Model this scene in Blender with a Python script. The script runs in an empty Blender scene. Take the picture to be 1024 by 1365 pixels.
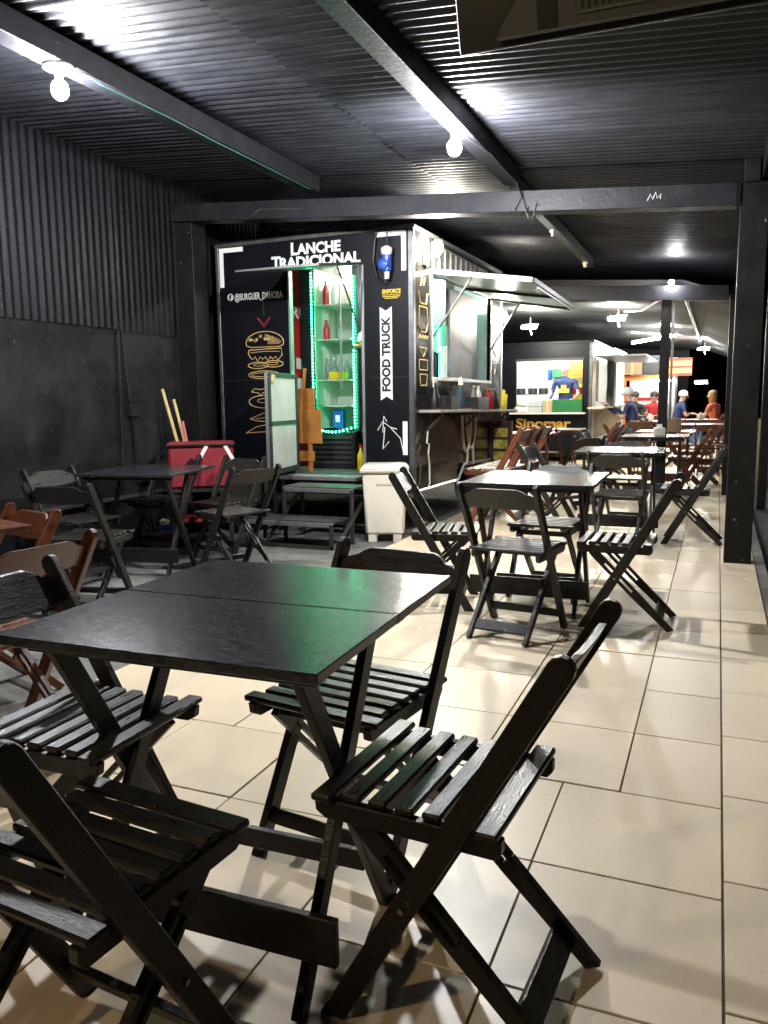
import bpy, bmesh, math, random
from mathutils import Vector, Matrix
random.seed(7)
S = bpy.context.scene
COL = S.collection
rad = math.radians

# ------------------------------------------------------------------ camera
RT = Vector((0.92373901, 0.38282223, -0.01238439))
UP = Vector((-0.04220588, 0.13387153, 0.99009953))
FW = Vector((-0.38069003, 0.91407087, -0.1398197))
cd = bpy.data.cameras.new('camera'); cam = bpy.data.objects.new('camera', cd); COL.objects.link(cam)
cam.matrix_world = Matrix(((RT.x, UP.x, -FW.x, 0), (RT.y, UP.y, -FW.y, 0), (RT.z, UP.z, -FW.z, 1.2), (0, 0, 0, 1)))
cd.sensor_fit = 'VERTICAL'; cd.sensor_height = 36; cd.lens = 1065 / 1365 * 36
cd.clip_start = .05; cd.clip_end = 500
S.camera = cam
# ------------------------------------------------------------------ night sky
W = bpy.data.worlds.new('World'); S.world = W; W.use_nodes = True
nt = W.node_tree; bg = nt.nodes['Background']
sky = nt.nodes.new('ShaderNodeTexSky'); sky.sky_type = 'NISHITA'; sky.sun_disc = False
sky.sun_elevation = rad(-4); sky.sun_rotation = rad(200)
nt.links.new(sky.outputs[0], bg.inputs[0]); bg.inputs[1].default_value = .02
# ------------------------------------------------------------------ exposure
S.view_settings.view_transform = 'Standard'; S.view_settings.look = 'None'
S.view_settings.gamma = 1; S.view_settings.exposure = 2.12
S.cycles.use_denoising = True
S.cycles.max_bounces = 8; S.cycles.sample_clamp_indirect = 6
LAMP = dict(bulb=78, mid=13, truck=46, inside=30, far=60, far_in=20, tube=20, fix=42)

# ------------------------------------------------------------------ materials
MATS = {}
def mat(name, col, rough=.5, metal=0, noise=0, nscale=12, col2=None, bump=0, bscale=60, stretch=None, rnd=0, rrough=0, emit=0, ecol=None, spec=.5, alpha=None, transmission=0, coat=0):
    m = bpy.data.materials.new(name); m.use_nodes = True
    n = m.node_tree.nodes; l = m.node_tree.links; b = n['Principled BSDF']
    b.inputs['Base Color'].default_value = (*col, 1); b.inputs['Roughness'].default_value = rough
    b.inputs['Metallic'].default_value = metal
    b.inputs['Specular IOR Level'].default_value = spec
    if coat: b.inputs['Coat Weight'].default_value = coat; b.inputs['Coat Roughness'].default_value = .2
    if transmission: b.inputs['Transmission Weight'].default_value = transmission; b.inputs['IOR'].default_value = 1.3
    tc = n.new('ShaderNodeTexCoord'); mp = n.new('ShaderNodeMapping')
    of = n.new('ShaderNodeObjectInfo'); va = n.new('ShaderNodeVectorMath'); va.operation = 'MULTIPLY_ADD'; cv = n.new('ShaderNodeCombineXYZ')
    for q in range(3): l.new(of.outputs['Random'], cv.inputs[q])
    l.new(cv.outputs[0], va.inputs[0]); va.inputs[1].default_value = (37, 53, 29); l.new(tc.outputs['Object'], va.inputs[2])
    l.new(va.outputs[0], mp.inputs['Vector'])
    if stretch: mp.inputs['Scale'].default_value = stretch
    out = None
    if col2 is not None:
        tx = n.new('ShaderNodeTexNoise'); tx.inputs['Scale'].default_value = nscale; tx.inputs['Detail'].default_value = 8; tx.inputs['Roughness'].default_value = .65
        l.new(mp.outputs[0], tx.inputs['Vector'])
        rp = n.new('ShaderNodeValToRGB'); rp.color_ramp.elements[0].position = .38; rp.color_ramp.elements[1].position = .68
        rp.color_ramp.elements[0].color = (*col, 1); rp.color_ramp.elements[1].color = (*col2, 1)
        l.new(tx.outputs[0], rp.inputs[0]); out = rp.outputs[0]
        if rrough:
            mr = n.new('ShaderNodeMapRange'); mr.inputs[1].default_value = .3; mr.inputs[2].default_value = .7
            mr.inputs[3].default_value = max(0, rough - rrough); mr.inputs[4].default_value = min(1, rough + rrough)
            l.new(tx.outputs[0], mr.inputs[0]); l.new(mr.outputs[0], b.inputs['Roughness'])
    if rnd:
        oi = n.new('ShaderNodeObjectInfo'); hs = n.new('ShaderNodeHueSaturation')
        mr = n.new('ShaderNodeMapRange'); mr.inputs[3].default_value = 1 - rnd; mr.inputs[4].default_value = 1 + rnd
        l.new(oi.outputs['Random'], mr.inputs[0]); l.new(mr.outputs[0], hs.inputs['Value'])
        if out: l.new(out, hs.inputs['Color'])
        else: hs.inputs['Color'].default_value = (*col, 1)
        out = hs.outputs[0]
    if out: l.new(out, b.inputs['Base Color'])
    if bump:
        t2 = n.new('ShaderNodeTexNoise'); t2.inputs['Scale'].default_value = bscale; t2.inputs['Detail'].default_value = 5
        l.new(mp.outputs[0], t2.inputs['Vector'])
        bp = n.new('ShaderNodeBump'); bp.inputs['Strength'].default_value = bump; bp.inputs['Distance'].default_value = .01
        l.new(t2.outputs[0], bp.inputs['Height']); l.new(bp.outputs[0], b.inputs['Normal'])
    if emit:
        b.inputs['Emission Color'].default_value = (*(ecol or col), 1); b.inputs['Emission Strength'].default_value = emit
    m.diffuse_color = (*col, 1); MATS[name] = m
    return m
M = MATS
def speckle(m, scale, thr, colr):
    """small chips / paint specks with a shape of their own"""
    n = m.node_tree.nodes; l = m.node_tree.links; b = n['Principled BSDF']
    src = b.inputs['Base Color'].links[0].from_socket if b.inputs['Base Color'].links else None
    vo = n.new('ShaderNodeTexNoise'); vo.inputs['Scale'].default_value = scale; vo.inputs['Detail'].default_value = 2
    l.new([q for q in n if q.type == 'VECT_MATH'][0].outputs[0], vo.inputs['Vector'])
    rp = n.new('ShaderNodeValToRGB'); rp.color_ramp.elements[0].position = thr; rp.color_ramp.elements[1].position = thr + .02
    l.new(vo.outputs[0], rp.inputs[0])
    mx = n.new('ShaderNodeMix'); mx.data_type = 'RGBA'
    l.new(rp.outputs[0], mx.inputs[0])
    if src: l.new(src, mx.inputs[6])
    else: mx.inputs[6].default_value = b.inputs['Base Color'].default_value
    mx.inputs[7].default_value = (*colr, 1); l.new(mx.outputs[2], b.inputs['Base Color'])

mat('black_wood', (.0095, .009, .0085), spec=.36, rough=.34, col2=(.022, .019, .016), nscale=10, stretch=(1.2, 9, 9), bump=.22, bscale=40, rnd=.3, rrough=.10)
speckle(M['black_wood'], 55, .735, (.10, .06, .03))
mat('black_top', (.003, .0034, .0048), spec=.52, rough=.19, col2=(.040, .043, .051), nscale=75, stretch=(.5, 1.5, 1), bump=.09, bscale=320, rrough=.03)
speckle(M['black_top'], 70, .775, (.11, .10, .09))
mat('brown_wood', (.072, .019, .0075), .32, col2=(.15, .045, .016), nscale=9, stretch=(3, 3, 3), bump=.12, bscale=50, rnd=.35, rrough=.07)
mat('orange_wood', (.30, .11, .022), .4, col2=(.40, .17, .04), nscale=5, stretch=(1, 1, 6), bump=.05)
mat('steel_bolt', (.30, .24, .15), .35, .9)
mat('tile', (.62, .515, .37), spec=0.35, rough=.36, col2=(.65, .545, .40), nscale=6, bump=.03, bscale=18, rnd=.07, rrough=.03)
speckle(M['tile'], 230, .70, (.40, .31, .21))
mat('grout', (.10, .085, .065), .9, col2=(.15, .13, .10), nscale=30)
mat('concrete', (.10, .098, .09), spec=.25, rough=.6, col2=(.23, .22, .20), nscale=3.2, bump=.5, bscale=25, rrough=.12)
speckle(M['concrete'], 22, .70, (.03, .03, .028))
mat('asphalt', (.035, .034, .033), .85, col2=(.065, .06, .055), nscale=8, bump=.6, bscale=120)
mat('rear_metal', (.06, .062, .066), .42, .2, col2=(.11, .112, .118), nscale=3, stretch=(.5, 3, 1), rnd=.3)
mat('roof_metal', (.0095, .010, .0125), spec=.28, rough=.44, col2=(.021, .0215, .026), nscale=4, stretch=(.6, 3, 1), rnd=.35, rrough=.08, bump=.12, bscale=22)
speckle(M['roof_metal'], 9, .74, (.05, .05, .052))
mat('wall_metal', (.003, .0032, .0042), spec=0.14, rough=.46, col2=(.0056, .0057, .0072), nscale=3, stretch=(1, 4, .7), rnd=.15, rrough=.08)
mat('wall_black', (.0045, .0047, .0053), spec=.16, rough=.55, col2=(.018, .0178, .0175), nscale=1.7, bump=.8, bscale=11, rrough=.14)
speckle(M['wall_black'], 24, .745, (.10, .095, .09))
mat('beam_paint', (.008, .008, .0105), spec=0.2, rough=.45, col2=(.015, .015, .018), nscale=9, stretch=(1, 1, 1), bump=.25, bscale=35)
speckle(M['beam_paint'], 16, .755, (.22, .22, .22))
mat('post_paint', (.0075, .0066, .0056), spec=0.15, rough=.5, col2=(.013, .0115, .0095), nscale=6, bump=.3, bscale=40)
speckle(M['post_paint'], 30, .76, (.30, .27, .22))
mat('truck_black', (.003, .0036, .006), spec=0.2, rough=.42, col2=(.005, .0055, .008), nscale=2)
mat('truck_side', (.010, .010, .010), .16, col2=(.030, .027, .023), nscale=3, rrough=.06)
mat('aluminium', (.50, .50, .50), .38, .9, col2=(.36, .36, .36), nscale=14, stretch=(1, 1, .3))
mat('corner_metal', (.17, .175, .18), .35, .8, col2=(.11, .115, .12), nscale=9)
mat('ledge_wood', (.22, .19, .16), .5, col2=(.40, .37, .33), nscale=3, stretch=(1, .4, 1))
mat('dull_steel', (.16, .155, .15), .42, .7, col2=(.08, .075, .07), nscale=18)
mat('dark_steel', (.035, .034, .034), .45, .3)
mat('white_vinyl', (.78, .78, .76), .5)
mat('yellow_vinyl', (.75, .52, .05), .5)
mat('gold_vinyl', (.70, .38, .05), .5)
mat('cream_line', (.62, .42, .16), .5)
mat('red_line', (.35, .03, .04), .5)
mat('black_vinyl', (.006, .006, .007), .5)
mat('red_poster', (.42, .018, .014), .5)
mat('door_white', (.55, .55, .50), .45, col2=(.44, .44, .40), nscale=5)
mat('white_plastic', (.68, .64, .55), .42, col2=(.60, .55, .45), nscale=4, bump=.04)
mat('white_paint', (.78, .78, .76), .5)
mat('interior', (.36, .47, .43), .28, .5, col2=(.32, .38, .35), nscale=3)
mat('interior_white', (.78, .78, .75), .5)
mat('shutter_grey', (.06, .062, .066), .6, 0, col2=(.12, .12, .125), nscale=4)
mat('fridge_inside', (.62, .66, .60), .4)
mat('dark_plastic', (.012, .012, .013), .35)
mat('black_rubber', (.010, .010, .010), .7)
mat('red_fabric', (.17, .005, .013), .6, col2=(.24, .010, .019), nscale=14, bump=.5, bscale=14)
mat('strap_white', (.7, .68, .62), .6)
mat('bamboo', (.55, .42, .18), .5)
mat('pink_plastic', (.5, .12, .15), .5)
mat('blue_plastic', (.02, .07, .38), .35)
mat('yellow_plastic', (.65, .50, .02), .4)
mat('green_plastic', (.02, .16, .05), .45)
mat('red_plastic', (.35, .012, .012), .35)
mat('orange_paint', (.75, .22, .03), .5)
mat('cardboard', (.36, .25, .15), .8)
mat('egg_tray', (.42, .46, .45), .8)
mat('pale_blue', (.10, .30, .42), .5)
mat('hose', (.55, .47, .36), .5)
mat('wall_beige', (.50, .40, .25), .7, col2=(.42, .33, .2), nscale=4)
mat('skin', (.42, .24, .16), .5)
mat('hair_dark', (.015, .010, .008), .6)
mat('hair_blond', (.20, .09, .025), .55)
mat('hair_net', (.45, .47, .48), .6)
mat('navy_shirt', (.012, .022, .085), .8)
mat('blue_shirt', (.01, .06, .30), .8)
mat('red_shirt', (.4, .02, .02), .8)
mat('orange_shirt', (.34, .07, .03), .8)
mat('jeans', (.08, .12, .22), .85)
mat('black_cloth', (.01, .01, .01), .85)
mat('tv_black', (.008, .0082, .010), .42)
mat('tv_grey', (.060, .060, .060), .5, col2=(.075, .075, .074), nscale=4)
mat('green_pvc', (.02, .09, .06), .5)
mat('liquid_blue', (.05, .09, .12), .15, transmission=.5)
mat('clear_plastic', (.55, .6, .62), .12, transmission=.8)
mat('menu_yellow', (.55, .45, .05), .6, col2=(.10, .08, .02), nscale=20)
mat('banner', (.50, .42, .28), .6, col2=(.16, .10, .04), nscale=7, stretch=(1, 3, 1))
def stains(m, scale, amount, colr, lo=.52, hi=.75):
    n = m.node_tree.nodes; l = m.node_tree.links; b = n['Principled BSDF']; src = b.inputs['Base Color'].links[0].from_socket
    ge = n.new('ShaderNodeNewGeometry'); t = n.new('ShaderNodeTexNoise'); t.inputs['Scale'].default_value = scale; t.inputs['Detail'].default_value = 10; t.inputs['Roughness'].default_value = .72
    l.new(ge.outputs['Position'], t.inputs['Vector']); mr = n.new('ShaderNodeMapRange'); mr.inputs[1].default_value = lo; mr.inputs[2].default_value = hi; mr.inputs[4].default_value = amount
    l.new(t.outputs[0], mr.inputs[0]); mx = n.new('ShaderNodeMix'); mx.data_type = 'RGBA'; l.new(mr.outputs[0], mx.inputs[0]); l.new(src, mx.inputs[6]); mx.inputs[7].default_value = (*colr, 1); l.new(mx.outputs[2], b.inputs['Base Color'])
stains(M['black_top'], 2.6, .55, (.040, .043, .052), .42, .68)
stains(M['tile'], 1.6, .40, (.40, .31, .20)); stains(M['tile'], 14, .35, (.33, .25, .16), .60, .72)
stains(M['concrete'], 2.0, .7, (.05, .048, .045)); stains(M['wall_black'], 3.5, .5, (.030, .030, .030), .58, .72); stains(M['white_plastic'], 5, .35, (.38, .33, .26), .55, .75)
def emis(name, col, s): return mat(name, tuple(.45 * c for c in col), .5, emit=s, ecol=col)
def glass(name, tint=(1, 1, 1), mixv=.12):
    m = bpy.data.materials.new(name); m.use_nodes = True; n = m.node_tree.nodes; l = m.node_tree.links
    n.remove(n['Principled BSDF']); o = n['Material Output']
    t = n.new('ShaderNodeBsdfTransparent'); t.inputs[0].default_value = (*tint, 1); g = n.new('ShaderNodeBsdfGlossy'); g.inputs['Roughness'].default_value = .03
    f = n.new('ShaderNodeFresnel'); mx = n.new('ShaderNodeMixShader'); l.new(f.outputs[0], mx.inputs[0]); l.new(t.outputs[0], mx.inputs[1]); l.new(g.outputs[0], mx.inputs[2]); l.new(mx.outputs[0], o.inputs[0])
    MATS[name] = m; return m
glass('glass', (.93, .97, .95))

# ------------------------------------------------------------------ mesh helpers
class MB:
    def __init__(s): s.v = []; s.f = []; s.mi = []; s.k = 0
    def add(s, vs, fs):
        o = len(s.v); s.v += [tuple(v) for v in vs]; s.f += [tuple(i + o for i in f) for f in fs]; s.mi += [s.k] * len(fs)
    def hexa(s, p): s.add(p, [(0, 3, 2, 1), (4, 5, 6, 7), (0, 1, 5, 4), (1, 2, 6, 5), (2, 3, 7, 6), (3, 0, 4, 7)])
    def box(s, x0, x1, y0, y1, z0, z1):
        s.hexa([(x0, y0, z0), (x1, y0, z0), (x1, y1, z0), (x0, y1, z0), (x0, y0, z1), (x1, y0, z1), (x1, y1, z1), (x0, y1, z1)])
    def bar(s, a, b, w, t, side):
        """rectangular bar from a to b; t thick along side, w wide across it"""
        a = Vector(a); b = Vector(b); d = (b - a).normalized(); sd = Vector(side); sd = (sd - d * sd.dot(d)).normalized(); n = d.cross(sd)
        sd = sd * t / 2; n = n * w / 2
        s.hexa([a - sd - n, a + sd - n, a + sd + n, a - sd + n, b - sd - n, b + sd - n, b + sd + n, b - sd + n])
    def prism(s, poly, e, f=None):
        """poly: list of 3D points (planar); e: extrude vector"""
        n = len(poly); e = Vector(e); p = [Vector(q) for q in poly]
        s.add(p + [q + e for q in p], [tuple(range(n - 1, -1, -1)), tuple(range(n, 2 * n))] + [(i, (i + 1) % n, n + (i + 1) % n, n + i) for i in range(n)])
    def tube(s, pts, r, n=6, closed=False):
        pts = [Vector(p) for p in pts]; m = len(pts); vs = []; ref = None
        for i, p in enumerate(pts):
            if closed: d = pts[(i + 1) % m] - pts[i - 1]
            else: d = pts[min(i + 1, m - 1)] - pts[max(i - 1, 0)]
            d = d.normalized()
            if ref is None: ref = Vector((0, 0, 1)) if abs(d.z) < .9 else Vector((1, 0, 0))
            u = (ref - d * ref.dot(d)); 
            if u.length < 1e-4: u = Vector((1, 0, 0)).cross(d)
            u.normalize(); ref = u; w = d.cross(u); rr = r[i] if isinstance(r, (list, tuple)) else r
            vs += [p + (u * math.cos(2 * math.pi * k / n) + w * math.sin(2 * math.pi * k / n)) * rr for k in range(n)]
        fs = []
        for i in range(m if closed else m - 1):
            j = (i + 1) % m
            fs += [(i * n + k, i * n + (k + 1) % n, j * n + (k + 1) % n, j * n + k) for k in range(n)]
        if not closed: fs += [tuple(range(n - 1, -1, -1)), tuple((m - 1) * n + k for k in range(n))]
        s.add(vs, fs)
    def lathe(s, prof, c, n=16, axis='z'):
        vs = []; cx, cy, cz = c
        for r, h in prof:
            for k in range(n):
                a = 2 * math.pi * k / n; p = (r * math.cos(a), r * math.sin(a), h)
                if axis == 'y': p = (p[0], p[2], p[1])
                if axis == 'x': p = (p[2], p[0], p[1])
                vs.append((cx + p[0], cy + p[1], cz + p[2]))
        m = len(prof); fs = [(i * n + k, i * n + (k + 1) % n, (i + 1) * n + (k + 1) % n, (i + 1) * n + k) for i in range(m - 1) for k in range(n)]
        fs += [tuple(range(n - 1, -1, -1)), tuple((m - 1) * n + k for k in range(n))]
        s.add(vs, fs)
    def build(s, name, m, parent=None, bevel=0, smooth=False, seg=1):
        me = bpy.data.meshes.new(name); me.from_pydata(s.v, [], s.f)
        ms = m if isinstance(m, (list, tuple)) else [m]
        for q in ms: me.materials.append(MATS[q])
        if len(ms) > 1: me.polygons.foreach_set('material_index', s.mi)
        bm = bmesh.new(); bm.from_mesh(me)
        if len(s.v) < 4000: bmesh.ops.recalc_face_normals(bm, faces=bm.faces)
        if bevel:
            es = [e for e in bm.edges if len(e.link_faces) == 2 and e.calc_face_angle(0) > .6]
            bmesh.ops.bevel(bm, geom=es, offset=bevel, segments=seg, affect='EDGES', clamp_overlap=True)
        bm.to_mesh(me); bm.free()
        if smooth:
            me.polygons.foreach_set('use_smooth', [True] * len(me.polygons))
            me.set_sharp_from_angle(angle=rad(40))
        o = bpy.data.objects.new(name, me); COL.objects.link(o)
        if parent: o.parent = parent
        return o
def bx(name, m, x0, x1, y0, y1, z0, z1, parent=None, bevel=0):
    b = MB(); b.box(x0, x1, y0, y1, z0, z1); return b.build(name, m, parent, bevel)
def tag(o, label=None, cat=None, group=None, kind=None):
    if label: o['label'] = label
    if cat: o['category'] = cat
    if group: o['group'] = group
    if kind: o['kind'] = kind
    return o
def thing(name, label, cat, loc=(0, 0, 0), rz=0, group=None):
    o = bpy.data.objects.new(name, None); COL.objects.link(o); o.location = loc; o.rotation_euler = (0, 0, rz); o.empty_display_size = .1
    return tag(o, label, cat, group)
KIDS = {}
def copy_tree(o, parent=None):
    c = o.copy(); COL.objects.link(c)
    if parent: c.parent = parent
    for ch in KIDS.setdefault(o.name, list(o.children)): copy_tree(ch, c)
    return c
def text(name, body, m, origin, right, up, h, parent, bold=0., depth=.0015, width=None, align='LEFT', shear=0):
    """flat lettering; origin = baseline start, h = cap height"""
    cu = bpy.data.curves.new(name, 'FONT'); cu.body = body; cu.size = h / .69; cu.offset = bold; cu.extrude = depth / (h / .69) * (h / .69) ; cu.align_x = align; cu.shear = shear; cu.resolution_u = 3
    t = bpy.data.objects.new(name, cu); COL.objects.link(t)
    dg = bpy.context.evaluated_depsgraph_get(); me = bpy.data.meshes.new_from_object(t.evaluated_get(dg)); me.name = name
    bpy.data.objects.remove(t); bpy.data.curves.remove(cu)
    me.materials.clear(); me.materials.append(MATS[m])
    xs = [v.co.x for v in me.vertices]; w = max(xs) - min(xs)
    if width: 
        for v in me.vertices: v.co.x *= width / w
    r = Vector(right).normalized(); u = Vector(up).normalized(); n = r.cross(u)
    me.transform(Matrix(((r.x, u.x, n.x, origin[0]), (r.y, u.y, n.y, origin[1]), (r.z, u.z, n.z, origin[2]), (0, 0, 0, 1))))
    o = bpy.data.objects.new(name, me); COL.objects.link(o)
    if parent: o.parent = parent
    return o

# ================================================================== SETTING
g = bx('ground', 'asphalt', -60, 60, -30, 120, -.25, -.14); tag(g, kind='structure')
st = bx('street_surface', 'asphalt', .30, 30, -8, 90, -.14, -.10); tag(st, kind='structure')
cf = bx('concrete_floor', 'concrete', -9, -2.475, -6, 40, -.14, -.03); tag(cf, kind='structure')
tf = bx('tiled_floor', 'grout', -2.472, .292, -1.2, 26, -.14, -.006); tag(tf, kind='structure')
# tiles: columns differ for the rows near the camera
ROW = .464; y0 = 2.401
tile_cache = {}
def tile(x0, x1, ya, yb):
    key = (round(x1 - x0, 3), round(yb - ya, 3))
    if key not in tile_cache:
        b = MB(); w, d = key; b.box(0, w, 0, d, -.006, 0); o = b.build('tile', 'tile', tf, .0018); tile_cache[key] = o
    else:
        o = tile_cache[key].copy(); COL.objects.link(o); o.parent = tf
    o.location = (x0, ya, random.uniform(-.0012, .0012)); o.rotation_euler = (random.uniform(-.0016, .0016), random.uniform(-.0016, .0016), 0)
G = .0021
ntile = 0
restb = MB()
for r in range(-7, 50):
    ya = y0 + r * ROW; yb = ya + ROW
    near = r < 0
    xs = [.06, -.40, -.864, -1.328, -1.792, -2.256, -2.47] if near else [.06, -.228, -.692, -1.156, -1.62, -2.084, -2.47]
    for a, b in zip(xs[1:], xs[:-1]):
        if ntile < 290: tile(a + G, b - G, ya + G, yb - G); ntile += 1
        else: restb.box(a + G, b - G, ya + G, yb - G, -.006, 0)
    if ntile < 290: tile(.06 + G + .002, .288, ya + .085 + G, yb + .085 - G); ntile += 1
    else: restb.box(.06 + G, .288, ya + .085 + G, yb + .085 - G, -.006, 0)
tag(restb.build('tile', 'tile', tf), kind='stuff')
kb = bx('kerb', 'concrete', .292, .36, -8, 60, -.14, -.012); tag(kb, kind='structure')

# ---- roof of the first shelter: corrugated sheets, two lengths lapped in the middle
def roof_z(x): return 2.775 + .075 * (.18 - x)
rf = thing('corrugated_roof', 'long black corrugated metal roof over the front seating area', 'roof')
def corr(name, m, xa, za, xb, zb, ya, yb, parent, pitch=.076, amp=.0125, n=10, seg=8):
    b = MB(); vs = []; k = n * seg
    for i in range(k + 1):
        y = (yb - ya) * i / k; h = amp * math.cos(2 * math.pi * i / seg)
        vs += [(0, y, h), (xb - xa, y, zb - za + h)]
    b.add(vs, [(2 * i, 2 * i + 1, 2 * i + 3, 2 * i + 2) for i in range(k)])
    o = b.build(name, m, parent, smooth=False); o.location = (xa, ya, za)
    for p in o.data.polygons: p.use_smooth = True
    return o
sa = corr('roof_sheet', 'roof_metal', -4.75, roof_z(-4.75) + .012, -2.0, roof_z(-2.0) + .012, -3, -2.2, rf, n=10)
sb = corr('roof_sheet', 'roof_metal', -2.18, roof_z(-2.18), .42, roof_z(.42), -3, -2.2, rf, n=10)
i = 0; y = -3 + .76
while y < 13.0:
    for q in (sa, sb):
        c = q.copy(); COL.objects.link(c); c.parent = rf; c.location.y = y + random.uniform(-.008, .008); c.location.z += (i % 2 - .5) * .004 + random.uniform(-.002, .002); c.rotation_euler.z = random.uniform(-.002, .002)
    y += .76; i += 1
# longitudinal beams, cross beams, posts
def beam(label, m, x, zb, ya, yb, w=.10, h=.125, group='roof beams running along the shelter'):
    o = bx('roof_beam', m, x - w / 2, x + w / 2, ya, yb, zb, zb + h, None, .004); tag(o, label, 'beam', group); return o
beam('grey painted beam over the left seating carrying the bulb with a white ring', 'beam_paint', -3.15, 2.885, -3, 6.13, w=.13)
beam('grey painted beam in the middle of the roof carrying a bare bulb', 'beam_paint', -1.49, 2.765, -3, 6.13, w=.11)
beam('thin roof beam of the second bay carrying empty lamp holders', 'beam_paint', -1.52, 2.77, 6.29, 10.33, w=.075, h=.11)
beam('eave beam along the street side of the first bay', 'post_paint', .25, 2.63, -3, 6.13, w=.08, h=.13)
beam('eave beam along the street side of the second bay', 'post_paint', .22, 2.63, 6.29, 10.33, w=.08, h=.13)
def cross(label, y, x0, z0, x1, z1, h, w=.15):
    b = MB(); b.hexa([(x0, y - w / 2, z0), (x1, y - w / 2, z1), (x1, y + w / 2, z1), (x0, y + w / 2, z0), (x0, y - w / 2, z0 + h), (x1, y - w / 2, z1 + h), (x1, y + w / 2, z1 + h), (x0, y + w / 2, z0 + h)])
    return tag(b.build('cross_beam', 'beam_paint', None, .004), label, 'beam', 'cross beams carried by the posts')
cross('heavy black cross beam in front of the food truck', 6.21, -4.62, 2.795, .06, 2.47, .15)
cross('further black cross beam beyond the food truck with a bulb on top', 10.41, -3.3, 2.48, .06, 2.29, .17)
xb = [o for o in COL.objects if o.name == 'cross_beam'][0]
def xz(x): return 2.795 + (2.47 - 2.795) * (x + 4.62) / 4.68
k = MB(); k.tube([(-.52, 6.131, xz(-.5) + .05), (-.50, 6.131, xz(-.5) + .09), (-.485, 6.131, xz(-.5) + .055), (-.465, 6.131, xz(-.5) + .10), (-.455, 6.131, xz(-.5) + .06), (-.43, 6.131, xz(-.5) + .085), (-.435, 6.131, xz(-.5) + .055)], .004, 4); k.build('chalk_scribble', 'white_vinyl', xb)
k = MB(); k.tube([(-3.72, 6.131, xz(-3.7) + .045), (-3.66, 6.131, xz(-3.7) + .075), (-3.1, 6.131, xz(-3.1) + .07)], .006, 4); k.build('peeled_streak', 'dull_steel', xb)
cb = MB(); cb.box(.10, .20, 6.15, 6.27, 2.62, 2.80); tag(cb.build('beam_block', 'post_paint', None, .003), 'short upright block between the cross beam end and the roof', 'block')
def post(label, x0, x1, y0, y1, z1, m='post_paint', z0=-.01):
    o = bx('post', m, x0, x1, y0, y1, z0, z1, None, .005); return tag(o, label, 'post', 'posts holding up the roof')
post('nearest thick black post at the street edge of the tiles', .082, .262, 6.17, 6.35, 2.62)
post('black post in line behind the thick street side post', .08, .26, 10.42, 10.6, 2.46)
post('slim dark post standing off the tiles beside the street', .455, .545, 9.95, 10.06, 2.5, z0=-.10)
post('tall dark post further out with the beige wall behind it', 1.05, 1.16, 11.6, 11.7, 2.6, z0=-.10)
post('wide black post against the corrugated wall left of the food truck', -4.67, -4.41, 6.20, 6.42, 2.86)
post('slim black post rising in the middle of the rear seating', -.68, -.57, 10.38, 10.46, 2.335)
tag(bx('pipe', 'dull_steel', -.555, -.525, 10.385, 10.415, .9, 2.3, None), 'grey pipe fixed along the slim middle post', 'pipe')

# ---- left wall
lw = bx('concrete_wall', 'wall_black', -4.95, -4.6, -4, 6.75, -.03, 1.815); tag(lw, 'rough black painted concrete wall behind the left tables', 'wall')
vw = thing('corrugated_wall', 'black corrugated metal cladding above the concrete wall', 'wall')
def vcorr(name, m, x, ya, z0, z1, parent, n=10, seg=6, pitch=.076, amp=.009):
    b = MB(); vs = []; k = n * seg
    for i in range(k + 1):
        h = amp * math.cos(2 * math.pi * i / seg); vs += [(h, pitch * n * i / k, 0), (h, pitch * n * i / k, z1 - z0)]
    b.add(vs, [(2 * i, 2 * i + 2, 2 * i + 3, 2 * i + 1) for i in range(k)])
    o = b.build(name, m, parent)
    for p in o.data.polygons: p.use_smooth = True
    o.location = (x, ya, z0); return o
ws = vcorr('wall_sheet', 'wall_metal', -4.585, -3, 1.79, 3.14, vw)
for k in range(1, 14):
    c = ws.copy(); COL.objects.link(c); c.parent = vw; c.location = (-4.585 - (k % 2) * .004, -3 + k * .76, 1.79 + random.uniform(-.012, .012))
cnd = thing('conduit', 'pair of thin black conduits with a box on the concrete wall', 'conduit', (-4.58, 5.3, 0))
b = MB(); b.tube([(.0, .02, .50), (0, .06, 1.79)], .012); b.build('pipe', 'wall_black', cnd)
b = MB(); b.tube([(0, .20, .52), (0, .17, 1.1), (0, .10, 1.79)], .012); b.tube([(0, .20, .52), (0, .75, .56)], .012); b.build('pipe', 'wall_black', cnd)
bx('junction_box', 'wall_black', -.02, .03, .14, .24, 1.08, 1.18, cnd, .005)
sk = bx('low_pipe', 'dull_steel', -4.585, -4.555, 3.4, 6.1, .40, .425); tag(sk, 'grey pipe running low along the black concrete wall', 'pipe')

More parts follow.
